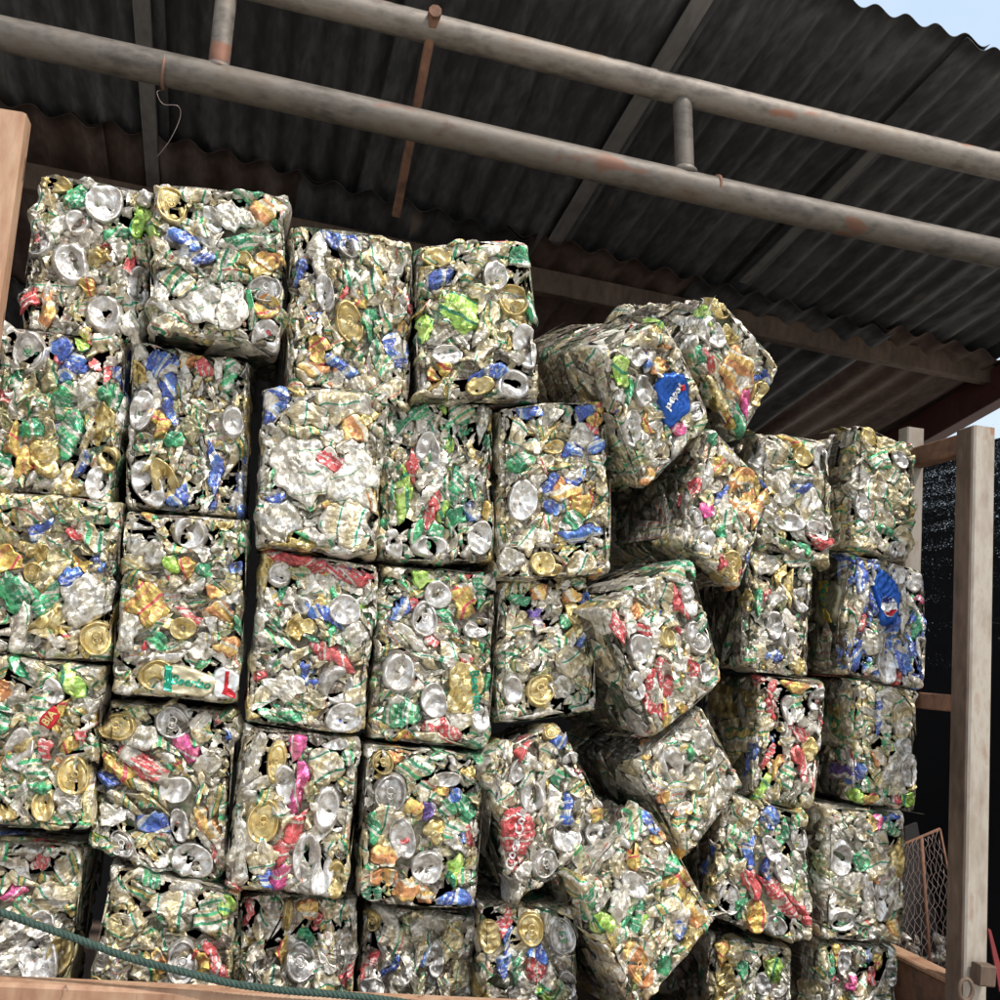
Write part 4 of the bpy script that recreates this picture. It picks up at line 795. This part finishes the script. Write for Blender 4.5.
# ---- lettering and marks printed on single cans
c = print_can(A4, 52, 718, 12, 8, 58, 'print_red', lift=.004, crump=.1)
lettering(A4, c, 'BIA', 52, 718, 11, 58, 'print_gold', lift=.0055)
c = print_can(B3, 184, 681, 28, 14, -6, 'print_beige', lift=.004)
lettering(B3, c, 'Beerlao', 187, 682, 12.5, -4, 'print_green', italic=.3, sx=1.0, lift=.0055)
print_shape(B3, c, [(162,665),(170,666),(168,692),(160,690)], 'print_green', name='printed_stripe', lift=.0055)
c = print_can(B3, 223, 682, 13, 15, -5, 'print_white', lift=.004)
print_shape(B3, c, [(223,670),(227,670),(225,685),(224,687),(221,687)], 'print_red', name='printed_stripe', lift=.0055)
print_shape(B3, c, [(221,687),(226,686),(233,692),(232,697),(218,692)], 'print_red', name='printed_stripe', lift=.0055)
c = print_can(D3, 464, 688, 18, 27, -8, 'gold', lift=.004)
lettering(D3, c, 'Beerlao', 475, 690, 13, -80, 'print_green', sx=1.0, lift=.0058)
c = print_can(E4, 517, 838, 22, 30, -30, 'red', lift=.004, crump=.6, e=3.0)
lettering(E4, c, 'Coca-Cola', 517, 838, 17, 60, 'print_white', lift=.0072, italic=.35, sx=.78)
c = print_can(F1, 674, 397, 21, 29, -8, 'print_blue', lift=.005, crump=.42)
lettering(F1, c, 'pepsi', 672, 396, 14.5, 22, 'print_white', lift=.0068)
print_shape(F1, c, [(678,386),(682,384),(684,390),(681,392)], 'print_red', lift=.0074)
c = print_can(H2, 890, 598, 14, 27, 8, 'print_blue', lift=.005, crump=.42)
def circ(cx, cy, r, a0, a1, n=10, ky=1.15): return [(cx + r * math.cos(math.radians(a0 + (a1 - a0) * i / n)), cy + ky * r * math.sin(math.radians(a0 + (a1 - a0) * i / n))) for i in range(n + 1)]
print_shape(H2, c, circ(889, 607, 9, 0, 360, 20), 'print_white', lift=.0068)
print_shape(H2, c, circ(889, 607, 8, 15, 150, 12), 'print_red', lift=.0074)
print_shape(H2, c, circ(889, 606, 8, 200, 340, 12), 'print_darkblue', lift=.0074)
c = print_can(H2, 829, 602, 27, 24, 0, 'print_grey', lift=.006, face='left', crump=.25)
print_shape(H2, c, [(824,582),(834,581),(832,623),(823,621)], 'print_yellow', lift=.0078, name='printed_stripe', face='left')
lettering(H2, c, 'Beerlao', 829, 602, 15, -88, 'print_green', lift=.0088, face='left', sx=.95)

# ================================================================= SETTING
# the roof plane from its own two vanishing points: along the eave and down the corrugations
E1 = M @ nrm((5150 - 500, 1443 - 500, F)); E2 = M @ nrm((195 - 500, 830 - 500, F)); E2 = nrm(E2 - E2.dot(E1) * E1)
RN = np.cross(E1, E2); RN = RN if RN[2] > 0 else -RN
RP = CAM + ray(900, 18) * 2.52
def on_roof(px, py, dz=0): return on_plane(px, py, RP + RN * dz, RN)
def roof_uv(p): return (p - RP).dot(E1), (p - RP).dot(E2)
SL = E2[2] / E2[1]
print('ROOF', RP, E1, E2, RN, roof_uv(on_roof(845, 0)), roof_uv(on_roof(700, 270)), roof_uv(on_roof(112, 116)))
def sheet_mesh(name, u0, npitch, pitch, v0, v1, mat, A, seed=0, thick=.0015):
    r = np.random.default_rng(seed)
    nx = (npitch + 1) * 12; ny = 24
    xs = np.linspace(0, (npitch + .8) * pitch, nx + 1); ys = np.linspace(v0, v1, ny + 1)
    X, Y = np.meshgrid(xs, ys); X = X.ravel(); Y = Y.ravel()
    Z = A * np.cos(2 * PI * X / pitch) + .004 * np.sin(Y * 5 + X * 3 + r.uniform(0, 6)) + .004 * np.sin(X * 9 + r.uniform(0, 6))
    V = E1 * X[:, None] + E2 * Y[:, None] + RN * Z[:, None]
    i = (np.arange(nx)[None] + np.arange(ny)[:, None] * (nx + 1)).ravel()
    Q = np.stack([i, i + 1, i + nx + 2, i + nx + 1], 1); n = len(V)
    V2 = V + RN * thick
    rim = []
    for a in range(nx): rim += [(a, a + n, a + 1 + n, a + 1), (ny * (nx + 1) + a, ny * (nx + 1) + a + 1, ny * (nx + 1) + a + 1 + n, ny * (nx + 1) + a + n)]
    for b in range(ny):
        k = b * (nx + 1); k2 = k + nx
        rim += [(k, k + nx + 1, k + nx + 1 + n, k + n), (k2, k2 + n, k2 + nx + 1 + n, k2 + nx + 1)]
    return mkmesh(name, np.vstack([V, V2]), np.vstack([Q[:, ::-1], Q + n, np.array(rim)]), mat, True)
roof = thing('corrugated_roof', 'dark weathered corrugated metal shed roof above the bales', 'roof', RP)
VW = roof_uv(on_roof(700, 270))[1]                                       # where the front row of sheets ends
for ri, (v0, v1, dz, mat, pitch, npi, A) in enumerate(((0, VW + .32, 0., 'roof_metal', .083, 8, .0125), (VW, VW + 1.35, -.040, 'roof_rusty', .115, 6, .016), (VW + 1.15, VW + 2.6, -.075, 'roof_metal', .083, 8, .0125))):
    sw = pitch * npi
    other = 'roof_rusty' if mat == 'roof_metal' else 'roof_metal'
    me = [sheet_mesh('roof_sheet', 0, npi, pitch, v0, v1, mat, A, seed=ri * 5 + k) for k in range(3)] + [sheet_mesh('roof_sheet', 0, npi, pitch, v0, v1, other, A, seed=60 + ri)]
    ulim = (on_roof(1000, 408, -.17)[0] + .02 - RP[0]) / E1[0]
    u_s = roof_uv(on_roof(735, 278))[0] if ri == 0 else .05
    for k in range(-6, 8):
        mm = me[k % 3]
        room = int((ulim - u_s - k * sw) / pitch)
        if room < 1: continue
        if (ri == 0 and k == 2) or (ri == 1 and k in (-2, 0)): mm = me[3]
        if room < npi: mm = sheet_mesh('roof_sheet', 0, room, pitch, v0, v1, mat, A, seed=90 + ri)
        o = link('roof_sheet', mm, roof, E1 * (u_s + k * sw) + RN * (dz + (.007 if k % 2 else -.004)))
# purlins and rafters under the sheets
pb = on_roof(770, 325, -.06); pq = on_plane(1000, 372, (0, pb[1], 0), (0, 1, 0)); pslope = (pq[2] - pb[2]) / (pq[0] - pb[0])
pl = thing('roof_beam', 'brown steel beam running across under the roof behind the bales', 'beam', (0, pb[1], pb[2]))
part('beam_web', beam((-3, pb[1], pb[2] - .015 + (-3 - pb[0]) * pslope), (2.6, pb[1], pb[2] - .015 + (2.6 - pb[0]) * pslope), .05, .085), 'rust_brown', pl)
ra = on_roof(1000, 408, -.17); rX = ra[0] - .03
rf = thing('rafter', 'dark red painted steel rafter at the right end of the roof', 'beam', ra)
def rz(Y, d): return (rX, Y, ra[2] + (Y - ra[1]) * SL + d)
part('web', beam(rz(1.9, .068), rz(5.2, .068), .052, .13), 'red_primer', rf)
part('flange', beam(rz(1.9, .003), rz(5.2, .003), .062, .008), 'red_primer', rf)
for (xa, ya), (xb, yb), wd, lab in (((716, -30), (545, 262), .05, 'pale grey flat rafter under the roof, right of the rusty brace'), ((140, -40), (153, 186), .045, 'dusty grey rafter under the roof near the left struts'), ((870, 150), (748, 280), .03, 'grey strip rafter under the roof sheets, rising to the upper right')):
    a_ = on_roof(xa, ya, -.028); b_ = on_roof(xb, yb, -.028)
    ua, va = roof_uv(a_); ub, vb = roof_uv(b_); um = (ua + ub) / 2; a_ = RP + E1 * um + E2 * (va if va > .1 else .02) - RN * .03; b_ = RP + E1 * um + E2 * vb - RN * .03
    o = thing('rafter', lab, 'beam', a_); part('web', beam(a_ + (E2 * -.015), b_ + (b_ - a_) * .02, wd, .010), 'rafter_grey', o)
# pipe truss
YT = 2.2
P = lambda x, y, Y=YT: atY(x, y, Y)
tr = thing('pipe_truss', 'pair of grey brown steel pipes joined by short struts under the roof edge', 'truss', P(500, 140))
def chord(a, b, r, mat='pipe_paint', n=24, bendz=0):
    a = np.array(a); b = np.array(b)
    pts = [a + (b - a) * t + np.array((0, 0, .006 * math.sin(t * 7))) for t in np.linspace(0, 1, n)]
    return tube(pts, r, 20)
def ext(p, q, e0, e1):
    p = np.array(p); q = np.array(q); return p - (q - p) * e0, q + (q - p) * e1
l0, l1 = ext(P(0, 36), P(1000, 252), .3, .38); u0, u1 = ext(P(330, 5), P(1000, 165), .9, .5)
part('lower_pipe', chord(l0, l1, .036), 'pipe_paint', tr, True)
part('upper_pipe', chord(u0, u1, .034), 'pipe_paint', tr, True)
def on_line(a, b, px):
    lo, hi = 0., 1.
    for _ in range(40):
        m_ = (lo + hi) / 2; p = a + (b - a) * m_; c_ = (p - CAM) @ M
        if 500 + F * c_[0] / c_[2] < px: lo = m_
        else: hi = m_
    return a + (b - a) * lo
for pxl, pxu in ((217, 228), (685, 682), (1140, 1130)):
    a_ = on_line(l0, l1, pxl); b_ = on_line(u0, u1, pxu)
    part('strut', tube([a_ + (b_ - a_) * t for t in np.linspace(0, 1, 6)], .023, 14), 'pipe_paint', tr, True)
    part('weld_collar', tube([a_ + (b_ - a_) * t for t in (.10, .14, .17)], [.031, .029, .024], 14, wob=.05), 'pipe_paint', tr, True)
for pxj in (165, 715):
    a_ = on_line(l0, l1, pxj); d_ = nrm(l1 - l0)
    part('pipe_joint', tube([a_ - d_ * .003, a_ + d_ * .003], .0372, 20), 'rusty_steel', tr, True)
b0 = on_line(u0, u1, 431) + np.array((0, -.045, .01)); b1 = atY(396, 215, 2.55)
brc = thing('rusty_brace', 'rusty brown steel bar hanging down behind the lower pipe', 'brace', b0)
part('bar', beam(b0, b1, .021, .021, up=(0, 1, 0)), 'rusty_steel', brc)
part('bolt_head', tube([b0 + np.array((0, -.012, .0)), b0 + np.array((0, .02, 0))], .015, 8), 'rusty_steel', brc)
# thin wire tied round the lower pipe
w0 = on_line(l0, l1, 165)
wp = [w0 + np.array((math.cos(t) * 0, -.038 * math.cos(t), .038 * math.sin(t))) for t in np.linspace(-2.2, 1.2, 8)][::-1] + [P(157, 92, 2.17), P(163, 104, 2.17), P(178, 106, 2.17), P(180, 118, 2.18), P(170, 140, 2.18), P(157, 157, 2.2)]
def smooth_path(pts, n=60):
    pts = np.array(pts, float); t = np.linspace(0, len(pts) - 1, n); out = []
    for u in t:
        i = min(int(u), len(pts) - 2); f = u - i; p0, p1, p2, p3 = pts[max(i - 1, 0)], pts[i], pts[i + 1], pts[min(i + 2, len(pts) - 1)]
        out.append(.5 * ((2 * p1) + (-p0 + p2) * f + (2 * p0 - 5 * p1 + 4 * p2 - p3) * f * f + (-p0 + 3 * p1 - 3 * p2 + p3) * f ** 3))
    return np.array(out)
V, Fs = tube(smooth_path(wp), .0006, 6); c0 = V.mean(0)
o = link('tie_wire', mkmesh('tie_wire', V - c0, Fs, 'wire_metal'), None, c0); o['label'] = 'thin loose wire tied round the lower pipe and dangling from it'; o['category'] = 'wire'

# ---- truck body carrying the bales
YF = 1.91
tb = thing('truck_body', 'stake truck body with tan rail and steel corner posts that carries the bales', 'truck body', (0, 2.4, .72))
pR = atY(971, 700, YF + .06); XR = pR[0]
top = atY(971, 428, YF + .06)
part('corner_post', beam((XR, YF + .06, .55), (XR + .004, YF + .06, top[2]), .052, .056, up=(0, 1, 0), bev=.004), 'post_paint', tb)
rp = on_plane(907, 600, (XR, 0, 0), (1, 0, 0)); YR = rp[1]
rtop = atX(903, 432, XR)
part('post_shade_plate', beam((XR - .0285, YF + .062, .55), (XR - .0245, YF + .062, top[2] - .004), .005, .050, up=(0, 1, 0), bev=.001), 'rust_brown', tb)  # added dark plate: shade on the post's left face put into colour
part('side_post', beam((XR, YR, atX(935, 700, XR)[2] + .02), (XR, YR, rtop[2] + .0), .045, .04, up=(0, 1, 0)), 'post_paint', tb)
t0_ = atX(950, 449, XR)[2]; m0_ = atX(950, 703, XR)[2]
part('side_rail', beam((XR, YF + .088, t0_), (XR, YR - .02, t0_), .035, .045), 'rusty_steel', tb)
part('side_rail', beam((XR, YF + .088, m0_), (XR, 3.3, m0_), .035, .036), 'rusty_steel', tb)
eb = atX(935, 974, XR)[2]
part('end_board', beam((XR + .0, YF + .088, (eb + .62) / 2), (XR, 3.3, (eb + .62) / 2), .035, eb - .62), 'rusty_steel', tb)
part('lit_board_top', beam((XR, YF + .088, eb + .006), (XR, 3.3, eb + .006), .05, .012), 'post_tan', tb)  # separate tan strip: the board's sunlit top put into colour
pLa = atY(8, 116, YF + .02); pLb = atY(-22, 330, YF + .02)
dL = (pLb - pLa); dL = dL * ((.55 - pLa[2]) / dL[2])
part('corner_post', beam(pLa + dL, pLa + np.array((0, 0, 0)), .070, .05, up=(0, 1, 0), bev=.005), 'post_tan', tb)
f0 = atY(-60, 987, YF); f1 = atY(420, 1008, YF)
f1 = f0 + (f1 - f0) * ((XR + .02 - f0[0]) / (f1 - f0)[0]); f0 = f0 - (f1 - f0) * .1
print('RAIL', f0, f1)
part('front_rail', beam(f0, f1, .045, .034, bev=.006), 'post_tan', tb)
part('front_board', beam(f0 + np.array((0, .004, -.13)), f1 + np.array((0, .004, -.13)), .02, .22), 'rusty_steel', tb)
for px in (12, 50, 85, 150, 260, 340):
    q_ = atY(px, 992, YF - .027)
    t_ = (q_[0] - f0[0]) / (f1[0] - f0[0]); zc = f0[2] + (f1[2] - f0[2]) * t_
    part('rail_cleat', beam((q_[0], YF - .026, zc - .012), (q_[0], YF - .026, zc - .12), .012, .010, up=(0, 1, 0), bev=.001), 'post_tan', tb)
part('floor', beam((-1.6, 2.62, .735), (XR + .02, 2.62, .735), 1.5, .05), 'bed_floor', tb)
part('chassis', beam((-1.6, 2.4, .6), (XR + 1.0, 2.4, .6), .8, .2), 'rusty_steel', tb)
# latch on the post
h0 = atY(985, 982, YF + .0)
lt = part('latch', beam(h0 + np.array((-.012, .012, .012)), h0 + np.array((.022, .012, .010)), .03, .04), 'rust_brown', tb)
ring = [h0 + np.array((-.05 + .015 * math.cos(a), -.01, -.012 + .020 * math.sin(a))) for a in np.linspace(0, 2 * PI, 18)]
part('latch_ring', tube(ring, .004, 8, cap=False), 'rust_brown', tb, True)
rc = [atY(988, 928, 2.02), atY(991, 930, 2.02), atY(1006, 985, 2.02), atY(1000, 992, 2.0)]
V = np.array(rc + [p + np.array((0, .004, 0)) for p in rc]); c0 = V.mean(0)
o = link('red_strap', mkmesh('red_strap', V - c0, [(3, 2, 1, 0), (4, 5, 6, 7), (0, 1, 5, 4), (1, 2, 6, 5), (2, 3, 7, 6), (3, 0, 4, 7)], 'red_cloth', False), None, c0)
o['label'] = 'small red strap hanging at the far right beside the grey post'; o['category'] = 'strap'

# ---- rope: three twisted strands
rp_px = [(-40, 898), (0, 912), (40, 926), (80, 940), (130, 958), (180, 971), (230, 983), (280, 990), (330, 994), (380, 999), (450, 1010), (560, 1030)]
path = smooth_path([atY(x, y, 1.875) for x, y in rp_px], 420)
Vv = []; 
strands = []
for s_ in range(3):
    pts = []; L_ = 0
    for i, p in enumerate(path):
        if i: L_ += np.linalg.norm(path[i] - path[i - 1])
        t = nrm(path[min(i + 1, len(path) - 1)] - path[max(i - 1, 0)]); a = nrm(np.cross(t, (0, 1, 0))); b = np.cross(t, a)
        th = L_ * 2 * PI / .024 + s_ * 2 * PI / 3
        pts.append(p + (a * math.cos(th) + b * math.sin(th)) * .0032)
    strands.append(tube(pts, .0033, 7))
V, Fs = join(strands); c0 = V.mean(0)
o = link('rope', mkmesh('rope', V - c0, Fs, 'rope_green'), None, c0); o['label'] = 'dark green twisted rope slung across the bottom left bales'; o['category'] = 'rope'

# ---- wire mesh cage behind the right hand column
YC = 2.55
cg = thing('wire_mesh_cage', 'rusty wire mesh panel with scrap behind it, beside the grey post at lower right', 'mesh panel', atY(925, 960, YC))
q00, q10, q11, q01 = atY(890, 850, YC), atY(940, 829, YC), atY(975, 1010, YC), atY(880, 1010, YC)
wires = []
def bil(s, t): return (q00 * (1 - s) + q10 * s) * (1 - t) + (q01 * (1 - s) + q11 * s) * t
for k in range(-14, 22):
    for d in (1, -1):
        pts = []
        for t in np.linspace(0, 1, 24):
            s = k / 12 + d * t * 1.05 + (0 if d > 0 else .6)
            if 0 <= s <= 1: pts.append(bil(s, t) + np.array((0, .006 * math.sin(t * 60 + k), 0)))
        if len(pts) > 2: wires.append(tube(pts, .0008, 5))
part('mesh_panel', join(wires), 'wire_metal', cg, True)
part('frame_bar', join([tube([q00, q10], .004, 8), tube([q10, q11], .003, 8), tube([bil(.62, 0), bil(.55, 1)], .005, 8), tube([bil(.22, 0.1), bil(.2, .5)], .004, 8)]), 'rusty_steel', cg, True)
bk = np.array([q00, q10, q11, q01]) + np.array((0, .10, 0)); bk2 = bk + np.array((0, .01, 0))
part('back_sheet', (np.vstack([bk, bk2]), [(0, 3, 2, 1), (4, 5, 6, 7), (0, 1, 5, 4), (1, 2, 6, 5), (2, 3, 7, 6), (3, 0, 4, 7)]), 'shed_wall', cg)
rng = np.random.default_rng(5); sc_ = []
mpc = {}
for i in range(26):
    x, y = rng.uniform(903, 950), rng.uniform(935, 985) + 0
    v, f = g_patch(rng.uniform(.008, .025), rng.uniform(.004, .014), ns=12, nr=4, amt=.6)
    v = place(v, 0, 0, 0, rng.uniform(0, 3), *rng.normal(0, .5, 2)); v = v[:, [0, 2, 1]] * np.array((1, -1, 1)) + atY(x, y, YC + .03)
    sc_.append((v, [tuple(t) for t in f]))
o = part('scrap', join(sc_), 'silver', cg, True); o['kind'] = 'stuff'

# ---- shade net at the right side
XN = 2.28
na = atX(990, 421, XN); nb = atX(990, 442, XN)
def net(name, X, ztop, mat, label, y1):
    ny, nz = 60, 40; V = []
    for j in range(nz + 1):
        for i in range(ny + 1):
            y = 1.5 + (y1 - 1.5) * i / ny; z = .02 + (ztop - .02 + .012 * math.sin(y * 5)) * j / nz
            V.append((X + .02 * math.sin(y * 7 + z * 3) + .008 * math.sin(z * 23 + y * 11), y, z))
    Fs = np.array([(j * (ny + 1) + i, j * (ny + 1) + i + 1, (j + 1) * (ny + 1) + i + 1, (j + 1) * (ny + 1) + i) for j in range(nz) for i in range(ny)])
    V = np.array(V); c0 = np.array((X, 3.0, 0)); o = link(name, mkmesh(name, V - c0, Fs, mat), None, c0); o['label'] = label; o['category'] = 'shade net'
    return o
net('shade_net', XN + .25, na[2] * 1.0 + (atX(990, 421, XN + .25)[2] - na[2]), 'net_thin', 'thin grey upper shade net with daylight showing through it, top right beside the post', 5.6)
net('shade_net', XN, nb[2], 'net_dense', 'dense black shade net hanging on the right side of the shed', 5.6)

# ---- shed walls, ground, sky
def slab(name, a, b, mat, label, cat):
    a = np.array(a, float); b = np.array(b, float)
    V = np.array([(x, y, z) for x in (a[0], b[0]) for y in (a[1], b[1]) for z in (a[2], b[2])])
    Fs = [(0, 1, 3, 2), (4, 6, 7, 5), (0, 4, 5, 1), (2, 3, 7, 6), (0, 2, 6, 4), (1, 5, 7, 3)]
    c0 = np.array(((a[0] + b[0]) / 2, (a[1] + b[1]) / 2, a[2])); o = link(name, mkmesh(name, V - c0, Fs, mat, False), None, c0); o['label'] = label; o['category'] = cat
    return o
slab('back_wall', (-3.4, 5.2, 0), (1.7, 5.3, 3.0), 'shed_wall', 'dark back wall of the shed seen between the bales', 'wall')
slab('back_wall', (1.701, 5.2, 0), (2.25, 5.3, 2.4), 'shed_wall', 'low dark wall stub behind the rightmost column and the grey post', 'wall')
slab('side_wall', (-3.4, 1.9, 0), (-3.3, 5.19, 3.2), 'shed_wall', 'dark left wall of the shed beyond the tan post', 'wall')
gm = mkmesh('ground', [(-300, -300, 0), (300, -300, 0), (300, 300, 0), (-300, 300, 0)], np.array([(0, 1, 2, 3)]), 'concrete_yard', False)
o = link('ground', gm); o['kind'] = 'structure'

SC.cycles.max_bounces = 6; SC.cycles.diffuse_bounces = 3; SC.cycles.glossy_bounces = 3; SC.cycles.transparent_max_bounces = 6; SC.cycles.sample_clamp_indirect = 4
# ---- light
SUN_EL, SUN_AZ = 58, 34           # azimuth: degrees to the right of straight behind the camera
sd = bpy.data.lights.new('sun', 'SUN'); sd.energy = 2.4; sd.angle = math.radians(1.5); sd.color = (1, .96, .9)
so = bpy.data.objects.new('sun', sd); COL.objects.link(so)
el, az = math.radians(SUN_EL), math.radians(SUN_AZ)
dirn = Vector((math.sin(az) * math.cos(el), -math.cos(az) * math.cos(el), math.sin(el)))
so.rotation_euler = dirn.to_track_quat('Z', 'Y').to_euler()
w = bpy.data.worlds.new('World'); SC.world = w; w.use_nodes = True
nt = w.node_tree; sk = nt.nodes.new('ShaderNodeTexSky'); sk.sky_type = 'NISHITA'; sk.sun_disc = False
sk.sun_elevation = el; sk.sun_rotation = math.atan2(dirn.x, dirn.y); sk.air_density = 1.2; sk.dust_density = 6; sk.ozone_density = 1
hz = nt.nodes.new('ShaderNodeMix'); hz.data_type = 'RGBA'; hz.inputs[0].default_value = .72
tcw = nt.nodes.new('ShaderNodeTexCoord'); nw = nt.nodes.new('ShaderNodeTexNoise'); nw.inputs['Scale'].default_value = 2.5; nw.inputs['Detail'].default_value = 5
nt.links.new(tcw.outputs['Generated'], nw.inputs['Vector']); cr_ = nt.nodes.new('ShaderNodeValToRGB')
cr_.color_ramp.elements[0].position = .35; cr_.color_ramp.elements[0].color = (3.2, 4.0, 4.9, 1); cr_.color_ramp.elements[1].position = .7; cr_.color_ramp.elements[1].color = (5.0, 5.3, 5.6, 1)
nt.links.new(nw.outputs['Fac'], cr_.inputs['Fac'])      # thin bright cloud over the blue
nt.links.new(sk.outputs[0], hz.inputs[6]); nt.links.new(cr_.outputs[0], hz.inputs[7]); nt.links.new(hz.outputs[2], nt.nodes['Background'].inputs[0]); nt.nodes['Background'].inputs[1].default_value = .15
SC.view_settings.view_transform = 'Standard'; SC.view_settings.look = 'None'; SC.view_settings.gamma = 1
SC.view_settings.exposure = 0.6
print('OBJECTS', len(bpy.data.objects), 'verts', sum(len(m.vertices) for m in bpy.data.meshes))
